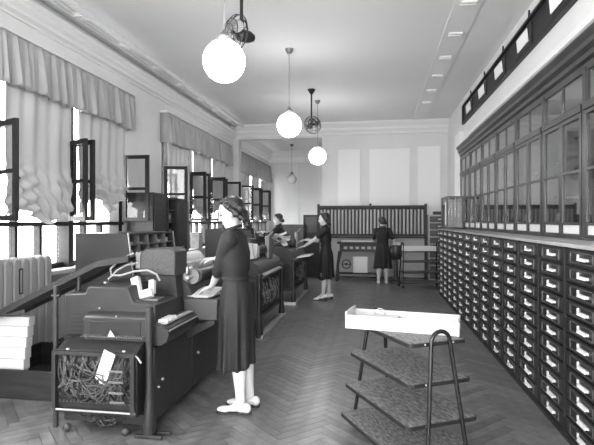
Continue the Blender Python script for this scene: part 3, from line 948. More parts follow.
# paper under the operator's hand
pp = thing('card_stack', 'loose white cards on the machine shelf under the foreground woman\'s hand', 'cards', (-1.37, 3.88, 0.836))
for k in range(6):
    a = random.uniform(-0.25, 0.25)
    T = Matrix.Translation((random.uniform(-0.02, 0.02), random.uniform(-0.03, 0.03) - 0.04, 0.005 * k)) @ Matrix.Rotation(a, 4, 'Z') @ Matrix.Translation((0, -0.11, 0)) @ Matrix.Rotation(0.03 * k, 4, 'X') @ Matrix.Translation((0, 0.11, 0))
    MB().box(-0.09, 0.09, -0.11, 0.11, 0, 0.003, T).build('card', 'paper', pp)

# paper bin and fan-fold paper under the chute
pb = thing('paper_bin', 'open dark wooden bin on the floor below the feed chute', 'box', (-2.80, 4.02, 0))
W2, L2, h = 0.54, 0.45, 0.235
bx('base_board', 'dark_wood', pb, -W2, W2, -L2, L2, 0, 0.02)
bx('side_board', 'dark_wood', pb, -W2, W2, -L2, -L2 + 0.025, 0.02, h, 0.003); bx('side_board', 'dark_wood', pb, -W2, W2, L2 - 0.025, L2, 0.02, h, 0.003)
bx('end_board', 'dark_wood', pb, -W2, -W2 + 0.025, -L2 + 0.025, L2 - 0.025, 0.02, h, 0.003); bx('end_board', 'dark_wood', pb, W2 - 0.025, W2, -L2 + 0.025, L2 - 0.025, 0.02, h, 0.003)
bx('divider', 'dark_wood', pb, 0.12, 0.14, -L2 + 0.025, L2 - 0.025, 0.02, h - 0.03)
fp = thing('paper_stack', 'tall stack of white fan-fold paper standing in the dark bin', 'paper', (-3.06, 3.85, 0.021))
zz = 0.0
for k in range(7):
    hgt = (0.10, 0.09, 0.09, 0.095, 0.09, 0.09, 0.08)[k]
    e = 0.15 + 0.012 * k
    MB().box(-0.20, e, -0.20, -0.12, zz, zz + hgt - 0.002).build('paper_fold', 'paper', fp, bevel=0.006)
    zz += hgt

# ================================================================ RADIATOR under the near window
rd = thing('radiator', 'pale ribbed radiator below the nearest window', 'radiator', (-3.52, 3.62, 0))
nsec = 10
sec = MB()
for dx in (0,):
    sec.prism([(-0.055, 0.10), (-0.055, 1.03), (-0.035, 1.075), (0.0, 1.09), (0.035, 1.075), (0.055, 1.03), (0.055, 0.10), (0.03, 0.07), (-0.03, 0.07)], 'x', -0.09, 0.09)
smesh = meshof(sec, 'radiator_section', 'radiator')
for k in range(nsec):
    o = inst('radiator_section', smesh, rd, (0, 0.06 + k * 0.116, 0))
    b = o.modifiers.new('bevel', 'BEVEL'); b.width = 0.022; b.segments = 2; b.limit_method = 'ANGLE'
bx('slot', 'slot', rd, 0.086, 0.093, 0.655, 0.71, 0.735, 0.985)
bx('slot_plate', 'radiator', rd, 0.092, 0.097, 0.672, 0.693, 0.75, 0.97)
for y in (0.06, 0.06 + 0.116 * (nsec - 1)): bx('foot', 'radiator', rd, -0.05, 0.05, y - 0.03, y + 0.03, 0.0, 0.09)

# ================================================================ SORTING RACKS with pigeonholes
def sorting_rack(label, loc, L=1.18, D=0.62):
    t = thing('sorting_rack', label, 'rack', loc, group='grey pigeonhole racks')
    # side panels with a slanted front edge
    pol = [(-D, 0.0), (-D, 1.315), (-0.01, 1.315), (0.05, 0.86), (0.05, 0.0)]
    for y in (0.0, L - 0.02):
        s = MB().prism(pol, 'y', y, y + 0.02).build('side_panel', 'rack_grey', t, bevel=0.003)
        MB().prism([(-0.012, 1.317), (0.052, 0.86), (0.058, 0.86), (-0.004, 1.322)], 'y', y - 0.002, y + 0.022).build('edge_strip', 'steel', s)
    bx('top_panel', 'rack_grey', t, -D, -0.012, 0.02, L - 0.02, 1.297, 1.315)
    bx('back_panel', 'rack_grey', t, -D, -D + 0.02, 0.02, L - 0.02, 0.05, 1.297)
    bx('lower_body', 'rack_grey', t, -D + 0.02, 0.045, 0.02, L - 0.02, 0.05, 0.86)
    bx('pigeonhole_back', 'machine_dark', t, -0.28, -0.26, 0.02, L - 0.02, 0.86, 1.297)
    cols, rows = 5, 4
    for c in range(1, cols):
        y = 0.02 + (L - 0.04) * c / cols
        MB().prism([(-0.26, 0.86), (-0.26, 1.297), (-0.012, 1.297), (0.044, 0.86)], 'y', y - 0.006, y + 0.006).build('partition', 'midsteel', t)
    for r in range(1, rows):
        z = 0.86 + 0.437 * r / rows
        xf = 0.044 + (-0.012 - 0.044) * (z - 0.86) / 0.437
        bx('shelf', 'midsteel', t, -0.26, xf, 0.02, L - 0.02, z - 0.005, z + 0.005)
    rnd = random.Random(len(label))
    for c in range(cols):
        for r in range(rows):
            if rnd.random() < 0.7:
                y = 0.02 + (L - 0.04) * (c + 0.5) / cols; z = 0.86 + 0.437 * r / rows + 0.006
                bx('card_bundle', 'card', t, -0.25, -0.06, y - 0.085, y + 0.085, z, z + rnd.uniform(0.015, 0.05))
    return t
sorting_rack('grey pigeonhole rack behind the foreground machine', (-2.6, 4.86, 0))
sorting_rack('dark pigeonhole rack in front of the foreground woman\'s face', (-2.27, 7.92, 0), 1.1, 0.58)

# ================================================================ DARK WOODEN CABINETS between the windows
cb = thing('wooden_cabinet', 'tall plain dark wooden cabinet behind the open casement', 'cabinet', (-3.37, 7.08, 0))
bx('body', 'dark_wood', cb, -0.44, -0.012, 0.0, 0.46, 0.0, 1.86, 0.004)
bx('top', 'dark_wood', cb, -0.45, 0.006, -0.01, 0.465, 1.86, 1.89, 0.004)
d = bx('door', 'dark_wood', cb, -0.012, 0.006, 0.02, 0.44, 0.08, 1.84, 0.003)
MB().ball((0.016, 0.06, 1.05), 0.013, 8, 6).build('knob', 'steel', d, smooth=True)
cb = thing('wooden_cabinet', 'dark wooden cabinet with open shelves and ribbed doors, left of the curtained window', 'cabinet', (-3.35, 7.56, 0))
mb = MB()
for y0, y1 in ((0, 0.02), (0.32, 0.34), (0.80, 0.82)): mb.box(-0.45, 0, y0, y1, 0, 1.84)
mb.box(-0.45, 0, 0.02, 0.80, 1.81, 1.84).box(-0.45, -0.43, 0.02, 0.80, 0, 1.81).box(-0.43, 0, 0.02, 0.80, 0, 0.05)
mb.build('carcass', 'dark_wood', cb)
for z in (0.5, 0.85, 1.15, 1.42, 1.62): bx('shelf', 'dark_wood', cb, -0.43, -0.01, 0.02, 0.32, z, z + 0.018)
for a, b in ((0.345, 0.568), (0.572, 0.795)):
    d = bx('door', 'dark_wood', cb, 0.0, 0.018, a, b, 0.06, 1.80, 0.003)
    MB().ball((0.026, a + 0.03 if a > 0.5 else b - 0.03, 1.0), 0.011, 8, 6).build('knob', 'steel', d, smooth=True)
bx('corner_post', 'midsteel', cb, -0.02, 0.022, 0.80, 0.84, 0, 1.80)
for k, w_ in enumerate(('bottom', 'middle', 'top')):
    zz = (0.869, 1.169, 1.439)[k]
    b = thing('box_file', 'dark box file on the %s open shelf of the ribbed cabinet' % w_, 'box file', (-3.37, 7.72, zz), group='box files on the open cabinet shelves')
    bx('case', 'machine', b, -0.20, -0.02, -0.07, 0.07, 0, 0.15, 0.003)
    bx('spine_label', 'card', b, -0.021, -0.018, -0.03, 0.03, 0.05, 0.11)

ct_ = bx('carton', 'brick_grey', None, -0.09, 0.09, -0.12, 0.12, 0, 0.34, 0.004)
ct_.location = (-3.755, 9.92, SILL + 0.001)
tag(ct_, 'small pale carton standing on the far windowsill', 'carton')

# ================================================================ TROLLEYS
def trolley(name, label, loc, rotz, sizes, zs, arch, mats=('ply', 'ply_edge', 'tube'), grp='tiered tubular trolleys'):
    t = thing(name, label, 'trolley', loc, rotz, grp)
    for (L, W), z in zip(sizes, zs):
        r = 0.03
        poly = []
        for cx, cy, a0 in ((L/2 - r, W/2 - r, 0), (-L/2 + r, W/2 - r, 90), (-L/2 + r, -W/2 + r, 180), (L/2 - r, -W/2 + r, 270)):
            for k in range(4):
                a = math.radians(a0 + 30 * k)
                poly.append((cx + r * math.cos(a), cy + r * math.sin(a)))
        s = MB().prism(poly, 'z', z - 0.022, z).build('shelf', mats[0], t)
        n = len(poly)
        rim = MB()
        big = [(p[0] * (1 + 0.012 / L), p[1] * (1 + 0.012 / W)) for p in poly]
        vs = [(*p, z - 0.024) for p in big] + [(*p, z - 0.003) for p in big]
        rim.add(vs, [(i, (i + 1) % n, n + (i + 1) % n, n + i) for i in range(n)])
        o = rim.build('shelf_edge', mats[1], s)
        sm = o.modifiers.new('thick', 'SOLIDIFY'); sm.thickness = 0.006
        for e in (-1, 1):
            for q in (-0.25, 0.25):
                MB().ball((e * (L/2 + 0.006), q * W, z - 0.012), 0.006, 6, 5).build('bolt', 'steel', s, smooth=True)
    Lm = max(L for L, W in sizes); Lt = sizes[0][0]
    wt, wb, zt = arch
    for e in (-1, 1):
        pts = []
        xb, xt = e * (Lm/2 + 0.020), e * (Lt/2 + 0.018)
        ra = wt / 2
        pts.append((xb, -wb/2, 0.055))
        pts.append((xb + (xt - xb) * 0.5, -(wb + wt)/4, 0.5 * zt))
        for k in range(9):
            a = PI - PI * k / 8
            pts.append((xt, ra * math.cos(a), zt - ra + ra * math.sin(a)))
        pts.append((xb + (xt - xb) * 0.5, (wb + wt)/4, 0.5 * zt))
        pts.append((xb, wb/2, 0.055))
        MB().tube(pts, 0.0125, 10).build('end_frame', mats[2], t, smooth=True)
        for q in (-1, 1):
            w = MB().cyl((xb, q * wb/2 - 0.011, 0.03), (xb, q * wb/2 + 0.011, 0.03), 0.03, 14).build('caster', 'wire', t, smooth=True)
            MB().box(xb - 0.012, xb + 0.012, q * wb/2 - 0.016, q * wb/2 + 0.016, 0.03, 0.062).build('caster_fork', mats[2], w)
    return t
ta = math.atan2(-0.875, 0.485)
trolley('tiered_trolley', 'four-tier tubular trolley with scuffed shelves in the foreground', (0.183, 3.193, 0), ta,
        [(0.70, 0.38), (0.74, 0.41), (0.79, 0.465), (0.84, 0.51)], [0.765, 0.545, 0.325, 0.115], (0.125, 0.28, 0.825))
# white tray on top of it
v0 = Vector((-0.182, 3.136)); v1 = Vector((0.485, 3.01))
an = math.atan2(v1.y - v0.y, v1.x - v0.x)
tr = thing('card_tray', 'long white card tray lying across the foreground trolley', 'tray', (v0.x, v0.y, 0.7665), an)
Lt, Wt, ht = 0.68, 0.25, 0.085
bx('bottom', 'tray_white', tr, 0.0, Lt, 0.0, Wt, 0, 0.008)
bx('side', 'tray_white', tr, 0, Lt, 0, 0.012, 0.008, ht, 0.002); bx('side', 'tray_white', tr, 0, Lt, Wt - 0.012, Wt, 0.008, ht, 0.002)
bx('end', 'tray_white', tr, Lt - 0.012, Lt, 0.012, Wt - 0.012, 0.008, ht, 0.002)
bx('end', 'tray_white', tr, -0.012, 0.0, -0.008, Wt + 0.008, 0.0, ht + 0.022, 0.004)
bx('lip', 'tray_white', tr, 0.0, Lt, -0.007, 0.0, ht - 0.032, ht - 0.024); 
bx('follower', 'tray_white', tr, 0.13, 0.30, 0.014, Wt - 0.014, 0.045, 0.06)
MB().tube([(0.14 + 0.035 * (1 - math.cos(PI * i / 8)), 0.20, 0.062 + 0.04 * math.sin(PI * i / 8)) for i in range(9)], 0.005, 6).build('handle', 'steel', tr, smooth=True)

trolley('tiered_trolley', 'dark shelved trolley by the back rack, carrying a white tray', (0.95, 11.0, 0), math.radians(12),
        [(0.74, 0.36), (0.76, 0.38), (0.78, 0.42), (0.80, 0.44)], [0.80, 0.58, 0.35, 0.13], (0.15, 0.34, 0.98))
tr = thing('card_tray', 'white card tray on the far trolley by the back rack', 'tray', (0.60, 10.80, 0.8015), math.radians(12))
bx('bottom', 'tray_white', tr, 0, 0.70, 0, 0.24, 0, 0.008)
for y in (0, 0.228): bx('side', 'tray_white', tr, 0, 0.70, y, y + 0.012, 0.008, 0.10)
for x in (0, 0.688): bx('end', 'tray_white', tr, x, x + 0.012, 0.012, 0.228, 0.008, 0.10)

# ================================================================ SMALLER MACHINES down the row
def row_machine(label, loc, L=1.5, W=0.66, seed=1, open_end=False):
    rnd = random.Random(seed)
    t = thing('punch_card_machine', label, 'machine', loc)
    bx('base_frame', 'iron', t, -W + 0.03, -0.03, 0.10, L - 0.1, 0.22, 0.28)
    post(t, -0.01, 0.0, 0.80); post(t, -W, 0.0, 0.80); post(t, -0.01, L, 0.80); post(t, -W, L, 0.80)
    MB().box(-0.045, 0.045, -0.03, L + 0.05, 0.0, 0.06).build('foot_rail', 'stem', t, bevel=0.008)
    MB().box(-W - 0.04, -W + 0.04, -0.03, L + 0.05, 0.0, 0.035).build('foot_rail', 'midsteel', t, bevel=0.006)
    bx('lower_body', 'machine_dark', t, -W + 0.03, -0.05, 0.08, L - 0.05, 0.28, 0.74)
    # side panel frame with wiring
    fr = MB().box(-0.05, -0.015, 0.10, 0.14, 0.24, 0.74).box(-0.05, -0.015, L - 0.14, L - 0.10, 0.24, 0.74).box(-0.05, -0.015, 0.14, L - 0.14, 0.70, 0.74).box(-0.05, -0.015, 0.14, L - 0.14, 0.24, 0.27)
    fr.build('side_frame', 'iron', t)
    wires(t, 50, 0.16, L - 0.16, 0.28, 0.70, -0.045, seed, 'side_wires', 'x')
    wires(t, 30, 0.16, L - 0.16, 0.28, 0.70, -0.03, seed + 9, 'pale_side_wires', 'x', 'hose', 0.003)
    # end panel
    fr = MB().box(-W + 0.03, -W + 0.06, 0.045, 0.08, 0.24, 0.74).box(-0.08, -0.05, 0.045, 0.08, 0.24, 0.74).box(-W + 0.06, -0.08, 0.045, 0.08, 0.70, 0.74).box(-W + 0.06, -0.08, 0.045, 0.08, 0.24, 0.27)
    fr.build('end_frame', 'iron', t)
    wires(t, 26, -W + 0.07, -0.09, 0.28, 0.69, 0.05, seed + 3, 'end_wires')
    MB().prism([(-W + 0.01, 0.74), (-W + 0.01, 0.96), (-W + 0.10, 1.0), (-0.20, 1.0), (-0.04, 0.90), (0.0, 0.78), (0.0, 0.74)], 'y', 0.04, L - 0.02).build('housing', 'machine', t, bevel=0.01)
    MB().cyl((-0.16, 0.45, 1.06), (-0.16, L - 0.1, 1.06), 0.055, 20).build('platen', 'machine', t, smooth=True)
    bx('print_unit', 'crackle', t, -W + 0.12, -0.22, 0.42, 0.72, 1.0, 1.22, 0.015)
    MB().prism([(-0.02, 0.72), (0.04, 0.74), (0.045, 0.77), (-0.02, 0.80)], 'y', 0.10, L - 0.2).build('card_ledge', 'machine', t, bevel=0.004)
    for k in range(0 if open_end else 7):
        y = 0.06 + 0.045 * k
        T = Matrix.Translation((-0.12 - 0.035 * (k % 3), y, 1.0)) @ Matrix.Rotation(rnd.uniform(-0.25, 0.15), 4, 'Y')
        MB().box(-0.05, 0.03, 0, 0.022, -0.02, rnd.uniform(0.12, 0.2), T).build('card_pack', 'paper' if k % 2 else 'card', t)
    for k in range(2):
        MB().cyl((-0.10, L * 0.62 + 0.14 * k, 0.88), (-0.10, L * 0.62 + 0.14 * k, 1.24 - 0.05 * k), 0.04, 14).build('drum', 'midsteel', t, smooth=True)
    MB().tube([(-0.05, 0.50, 1.22), (0.0, 0.62, 1.28), (-0.03, 0.9, 1.30), (-0.1, 1.1, 1.24)], 0.010, 6).build('hose', 'hose', t, smooth=True)
    return t
row_machine('dark punch card machine right behind the foreground woman', (-1.40, 5.84, 0), 1.45, seed=21)
m3 = row_machine('punch card machine tended by the woman with outstretched arms', (-1.40, 8.36, 0), 1.5, seed=33, open_end=True)
bx('cross_foot', 'pale', m3, -0.22, 0.04, -0.05, -0.01, 0.0, 0.05, 0.004)
T = Matrix.Translation((0.04, 0.5, 0.80)) @ Matrix.Rotation(math.radians(-8), 4, 'Y')
MB().box(-0.02, 0.22, -0.35, 0.25, 0, 0.02, T).build('delivery_shelf', 'pale', m3)
rnd = random.Random(5)
hp = thing('card_heap', 'untidy heap of white cards on the machine by the woman reaching out', 'cards', (-1.66, 8.56, 1.0))
for k in range(12):
    T = Matrix.Translation((rnd.uniform(-0.10, 0.10), rnd.uniform(-0.14, 0.14), 0.045 + 0.015 * k)) @ Matrix.Rotation(rnd.uniform(-0.4, 0.4), 4, 'Y') @ Matrix.Rotation(rnd.uniform(-0.5, 0.5), 4, 'X') @ Matrix.Rotation(rnd.uniform(0, 3), 4, 'Z')
    MB().box(-0.09, 0.09, -0.04, 0.04, 0, 0.004, T).build('card', 'paper', hp)

# ================================================================ BACK RACK with hanging strips
rk = thing('strip_rack', 'long wooden rack of upright pale strips along the back wall', 'rack', (-0.12, 12.5, 0))
hw = 1.335
for x in (-hw, hw): bx('post', 'dark_wood', rk, x - 0.03, x + 0.03, -0.03, 0.03, 0, 1.88, 0.004)
bx('top_rail', 'dark_wood', rk, -hw + 0.03, hw - 0.03, -0.03, 0.03, 1.79, 1.84, 0.004)
bx('bottom_rail', 'dark_wood', rk, -hw + 0.03, hw - 0.03, -0.03, 0.03, 1.07, 1.12, 0.004)
bx('backing', 'slat_b', rk, -hw + 0.03, hw - 0.03, 0.02, 0.03, 1.12, 1.79)
MB().ball((-0.02, 0, 1.865), (0.03, 0.03, 0.028), 10, 8).build('finial', 'dark_wood', rk, smooth=True)
ns = 29
for k in range(ns):
    x = -hw + 0.075 + (2 * hw - 0.15) * k / (ns - 1)
    s = MB().prism([(x - 0.026, -0.008), (x - 0.012, -0.028), (x + 0.012, -0.028), (x + 0.026, -0.008), (x + 0.026, 0.012), (x - 0.026, 0.012)], 'z', 1.125, 1.735 + 0.012 * (k % 2)).build('strip', 'slat_a', rk)
    MB().box(x - 0.014, x + 0.014, -0.03, 0.012, 1.745, 1.785).build('strip_cap', 'slat_b', s)
bx('ledge', 'dark_wood', rk, -hw, hw, -0.16, -0.03, 1.03, 1.06, 0.003)
bx('lower_board', 'cab_inside', rk, -hw + 0.03, hw - 0.03, 0.0, 0.02, 0.15, 1.03)

# bench with a machine on sloping legs
bn = thing('work_bench', 'wooden machine bench on splayed legs before the strip rack', 'bench', (-0.42, 11.95, 0))
bx('bench_top', 'dark_wood', bn, -0.50, 0.62, -0.25, 0.27, 0.90, 0.95, 0.005)
bx('apron', 'dark_wood', bn, -0.44, 0.56, -0.2, 0.22, 0.72, 0.90, 0.004)
for x in (-0.45, 0.50):
    for y in (-0.18, 0.18):
        MB().prism([(x - 0.03, 0.72), (x + 0.05, 0.72), (x + 0.01 - 0.04, 0.36), (x - 0.02, 0.0), (x - 0.09, 0.0), (x - 0.07, 0.36)], 'y', y - 0.025, y + 0.025).build('leg', 'dark_wood', bn)
bx('stretcher', 'dark_wood', bn, -0.50, 0.46, -0.02, 0.02, 0.16, 0.21)
MB().tube([(0.10 * math.cos(2*PI*i/20) - 0.28, -0.215, 0.42 + 0.10 * math.sin(2*PI*i/20)) for i in range(20)], 0.014, 6, closed=True).cyl((-0.28, -0.23, 0.42), (-0.28, -0.18, 0.42), 0.03, 10).box(-0.37, -0.19, -0.222, -0.208, 0.41, 0.43).build('flywheel', 'iron', bn)
bx('kick_panel', 'pale', bn, -0.12, 0.22, -0.19, -0.17, 0.22, 0.60)
for k in range(6): bx('lever_bar', 'midsteel', bn, -0.34 + 0.14 * k, -0.26 + 0.14 * k, -0.215, -0.2, 0.78, 0.84)
ps = thing('paper_sheet', 'wide white paper sheet on the bench before the strip rack', 'paper', (-0.40, 11.92, 0.951))
MB().box(-0.42, 0.45, -0.16, 0.10, 0, 0.02).build('sheet', 'paper', ps, bevel=0.003)

# column machine to the right of the third woman
cm = thing('column_punch', 'grey barrel-shaped punch on a column, right of the woman facing the wall', 'machine', (0.46, 11.72, 0))
MB().lathe([(0.0, 0.0), (0.16, 0.0), (0.15, 0.04), (0.05, 0.08), (0.04, 0.55), (0.0, 0.55)], 16).build('column', 'iron', cm, smooth=True)
MB().lathe([(0.0, 0.53), (0.10, 0.55), (0.145, 0.62), (0.15, 0.80), (0.12, 0.88), (0.0, 0.90)], 18).build('barrel', 'machine', cm, smooth=True)
bx('paper_pad', 'paper', cm, -0.07, -0.01, -0.05, 0.05, 0.89, 1.02)
bx('paper_pad', 'paper', cm, 0.01, 0.09, -0.04, 0.05, 0.89, 0.95)

# small drawer chest in the far right corner
dc = thing('drawer_chest', 'pale drawer chest in the far corner beside the strip rack', 'chest', (1.45, 12.35, 0))
bx('body', 'cab_inside', dc, -0.19, 0.33, -0.2, 0.3, 0.0, 1.60, 0.004)
for k in range(9):
    o = bx('drawer', 'desk_grey', dc, -0.175, 0.315, -0.215, -0.2, 0.06 + k * 0.17, 0.205 + k * 0.17, 0.003)
    MB().box(0.02, 0.12, -0.228, -0.215, 0.12 + k * 0.17, 0.145 + k * 0.17).build('handle', 'pale', o)
bxs = bx('file_box', 'machine_dark', None, -0.12, 0.12, -0.12, 0.12, 0, 0.08, 0.004)
bxs.location = (1.50, 12.35, 1.601); tag(bxs, 'small dark box on top of the corner drawer chest', 'box')

# alcove furniture
ac = thing('low_cabinet', 'plain grey low cabinet in the alcove opening', 'cabinet', (-2.05, 12.3, 0))
bx('body', 'desk_grey', ac, -0.33, 0.27, -0.2, 0.22, 0, 1.36, 0.005)
bx('door', 'desk_grey', ac, -0.31, -0.035, -0.215, -0.2, 0.06, 1.33, 0.003); bx('door', 'desk_grey', ac, -0.025, 0.25, -0.215, -0.2, 0.06, 1.33, 0.003)
fb = thing('notice_frame', 'dark framed board standing on the cabinet by the alcove edge', 'frame', (-1.67, 12.65, 0))
bx('stand', 'dark_wood', fb, -0.2, 0.2, -0.08, 0.08, 0, 1.1, 0.004)
mb = MB().box(-0.20, 0.20, -0.02, 0.02, 1.1, 1.15).box(-0.20, 0.20, -0.02, 0.02, 1.56, 1.61).box(-0.20, -0.15, -0.02, 0.02, 1.15, 1.56).box(0.15, 0.20, -0.02, 0.02, 1.15, 1.56)
mb.build('frame', 'dark_wood', fb)
bx('board', 'desk_grey', fb, -0.15, 0.15, 0.0, 0.015, 1.15, 1.56)
# ================================================================ PEOPLE
def ik(s, t, l1, l2, pole):
    d = t - s; L = d.length
    if L > (l1 + l2) * 0.995:
        t = s + d.normalized() * (l1 + l2) * 0.995; d = t - s; L = d.length
    n = d.normalized()
    a = (l1 * l1 - l2 * l2 + L * L) / (2 * L)
    h = math.sqrt(max(0, l1 * l1 - a * a))
    p = (pole - n * pole.dot(n)).normalized()
    return s + n * a + p * h, t

def hand(mb, w, f, pn, side, curl=0.35, s=1.0):
    """w wrist, f finger direction, pn palm normal (towards the held thing), side +1: thumb towards f x pn"""
    f = f.normalized(); pn = (pn - f * pn.dot(f)).normalized(); sd = f.cross(pn).normalized()
    for k in range(4):
        o = (k - 1.5) * 0.017 * s
        mb.limb([w + sd * o * 0.6, w + f * 0.045 * s + sd * o * 0.9, w + f * 0.085 * s + sd * o], [0.013 * s, 0.0135 * s, 0.011 * s], 8)
        ln = (0.060, 0.072, 0.076, 0.068)[k] if side > 0 else (0.068, 0.076, 0.072, 0.060)[k]
        p = w + f * 0.085 * s + sd * o; d = f.copy(); pts = [p]
        for q in range(3):
            d = (d * math.cos(curl) + pn * math.sin(curl)).normalized()
            p = p + d * ln * s * (0.42, 0.32, 0.26)[q]; pts.append(p)
            nn = pn - d * pn.dot(d)
        mb.limb(pts, [0.0095 * s, 0.009 * s, 0.008 * s, 0.007 * s], 8)
    th = sd * side
    p0 = w + f * 0.025 * s + th * 0.02 * s
    mb.limb([p0, p0 + (f * 0.6 + th * 0.7 + pn * 0.3).normalized() * 0.04 * s, p0 + (f * 0.85 + th * 0.55 + pn * 0.4).normalized() * 0.072 * s], [0.014 * s, 0.0115 * s, 0.009 * s], 8)

def woman(label, loc, rotz, H, lh, rh, lf, rf, palm_l=(0, 0, -1), palm_r=(0, 0, -1), tilt=10, turn=0, lean=0.0, hem=0.36,
          sleeve=1.0, dress='dress', flare=0.0, legs='stocking', vox=0.007, fdir_l=None, fdir_r=None, hair='wavy', heel=0.0):
    """local frame: facing +x, left hand side +y; lh/rh are world positions of the wrists"""
    t = thing('person', label, 'person', loc, rotz)
    s = H / 1.62
    Ri = Matrix.Rotation(-rotz, 4, 'Z')
    L = lambda w: Ri @ (Vector(w) - Vector(loc))
    V = Vector
    fx = lambda z: lean * max(0.0, (z - 0.85)) / 0.6        # forward lean
    # ---------------- arms
    sh = {1: V((fx(1.32), 0.165, 1.315)) * s, -1: V((fx(1.32), -0.165, 1.315)) * s}
    arms = {}
    for sd, tgt in ((1, lh), (-1, rh)):
        e, w = ik(sh[sd], L(tgt), 0.275 * s, 0.235 * s, V((-0.35, sd * 0.45, -1)))
        arms[sd] = (sh[sd], e, w)
    # ---------------- body: one continuous skin
    mb = MB()
    mb.limb([V((0, 0, .86))*s, V((fx(1.0), 0, 1.0))*s, V((fx(1.18), 0, 1.18))*s, V((fx(1.32), 0, 1.32))*s], [0.11*s, 0.085*s, 0.105*s, 0.07*s])
    mb.limb([sh[1], V((fx(1.32), 0, 1.32))*s, sh[-1]], [0.036*s, 0.05*s, 0.036*s])
    hc = V((fx(1.40) + 0.018, 0, 1.505)) * s
    mb.limb([V((fx(1.33), 0, 1.33))*s, V((fx(1.4), 0, 1.40))*s, hc + V((-0.02, 0, -0.05))*s], [0.055*s, 0.046*s, 0.045*s])
    TH = Matrix.Translation(hc) @ Matrix.Rotation(math.radians(turn), 4, 'Z') @ Matrix.Rotation(math.radians(tilt), 4, 'Y') @ Matrix.Scale(s, 4)
    for c, r in (((-0.012, 0, 0.030), (0.092, 0.074, 0.085)), ((0.022, 0, -0.028), (0.066, 0.060, 0.085)), ((0.058, 0, -0.088), (0.026, 0.030, 0.022)),
                 ((0.03, 0, -0.07), (0.045, 0.05, 0.038)), ((0.052, 0, 0.030), (0.038, 0.056, 0.035)), ((0.060, 0.028, -0.028), (0.022, 0.022, 0.022)), ((0.060, -0.028, -0.028), (0.022, 0.022, 0.022)),
                 ((0.080, 0, -0.056), (0.013, 0.022, 0.007)), ((0.078, 0, -0.067), (0.012, 0.018, 0.007)),
                 ((0.0, 0.073, -0.012), (0.02, 0.008, 0.030)), ((0.0, -0.073, -0.012), (0.02, 0.008, 0.030)),
                 ((0.101, 0, -0.030), (0.012, 0.013, 0.010)), ((0.094, 0, -0.012), (0.010, 0.009, 0.018)), ((0.084, 0, 0.008), (0.010, 0.010, 0.02))):
        mb.ball(c, r, 14, 10, TH)
    for sd, foot in ((1, lf), (-1, rf)):
        fxx, fyy = foot
        hip = V((0.0, sd * 0.08, 0.84)) * s
        kn = V((fxx * 0.5 + 0.02, (sd * 0.08 + fyy) * 0.5, 0.455)) * s
        an = V((fxx - 0.0, fyy, 0.085 + heel)) * s
        mid = kn.lerp(an, 0.35) + V((-0.016, 0, 0)) * s
        lo = kn.lerp(an, 0.75) + V((-0.004, 0, 0)) * s
        mb.limb([hip, kn], [0.082*s, 0.054*s])
    for sd in (1, -1):
        a, e, w = arms[sd]
        fd = (fdir_l if sd > 0 else fdir_r)
        fd = Ri.to_3x3() @ V(fd) if fd else (w - e).normalized()
        mb.limb([a, a.lerp(e, 0.4), e, e.lerp(w, 0.3), w], [0.040*s, 0.040*s, 0.034*s, 0.036*s, 0.023*s])
        pn = Ri.to_3x3() @ V(palm_l if sd > 0 else palm_r)
        sdir = fd.normalized().cross((pn - fd * pn.dot(fd)).normalized())
        inw = 1 if sdir.y * -sd > 0 else -1
        hand(mb, w, fd, pn, inw, 0.28, s)
    body = baked(mb, 'body', 'skin', t, vox, 3)
    # ---------------- lower legs in stockings, shoes
    for sd, foot in ((1, lf), (-1, rf)):
        fxx, fyy = foot
        kn = V((fxx * 0.5 + 0.02, (sd * 0.08 + fyy) * 0.5, 0.455)) * s
        an = V((fxx, fyy, 0.085 + heel)) * s
        mid = kn.lerp(an, 0.35) + V((-0.018, 0, 0)) * s
        lo = kn.lerp(an, 0.75) + V((-0.006, 0, 0)) * s
        lm = MB().limb([kn + V((0, 0, 0.05)), kn, mid, lo, an], [0.056*s, 0.056*s, 0.056*s, 0.040*s, 0.035*s], 14)
        lm.limb([an, an + V((0.06, 0, -0.045))*s], [0.034*s, 0.028*s])
        baked(lm, 'stocking', legs, t, 0.008, 4)
        sm = MB()
        hz = 0.03 + heel
        for c, r in (((-0.045, 0, hz + 0.008), (0.036, 0.031, 0.038)), ((-0.005, 0, hz + 0.006), (0.05, 0.031, 0.032)), ((0.06, 0, 0.036 + heel * 0.5), (0.06, 0.034, 0.026)), ((0.12, 0, 0.028), (0.052, 0.037, 0.023)), ((0.145, 0, 0.026), (0.038, 0.030, 0.018))):
            sm.ball((c[0] + fxx, c[1] + fyy, c[2] + 0.006), r, 14, 10, Matrix.Scale(s, 4))
        shoe = baked(sm, 'shoe', 'shoe', t, 0.006, 3)
        so = MB()
        pr = [(-0.08, -0.022), (-0.06, -0.030), (0.02, -0.027), (0.10, -0.037), (0.15, -0.032), (0.182, -0.012), (0.182, 0.012), (0.15, 0.032), (0.10, 0.037), (0.02, 0.027), (-0.06, 0.030), (-0.08, 0.022)]
        so.prism([((a + fxx) * s, (b + fyy) * s) for a, b in pr], 'z', 0.0, 0.014)
        if heel > 0: so.box((-0.075 + fxx) * s, (-0.02 + fxx) * s, (fyy - 0.024) * s, (fyy + 0.024) * s, 0, heel + 0.02)
        so.build('sole', 'sole', shoe)
    # ---------------- dress
    dm = MB()
    rnd = random.Random(int(abs(loc[0] * 100 + loc[1] * 10)))
    ph = [rnd.uniform(0, 6.28) for _ in range(5)]
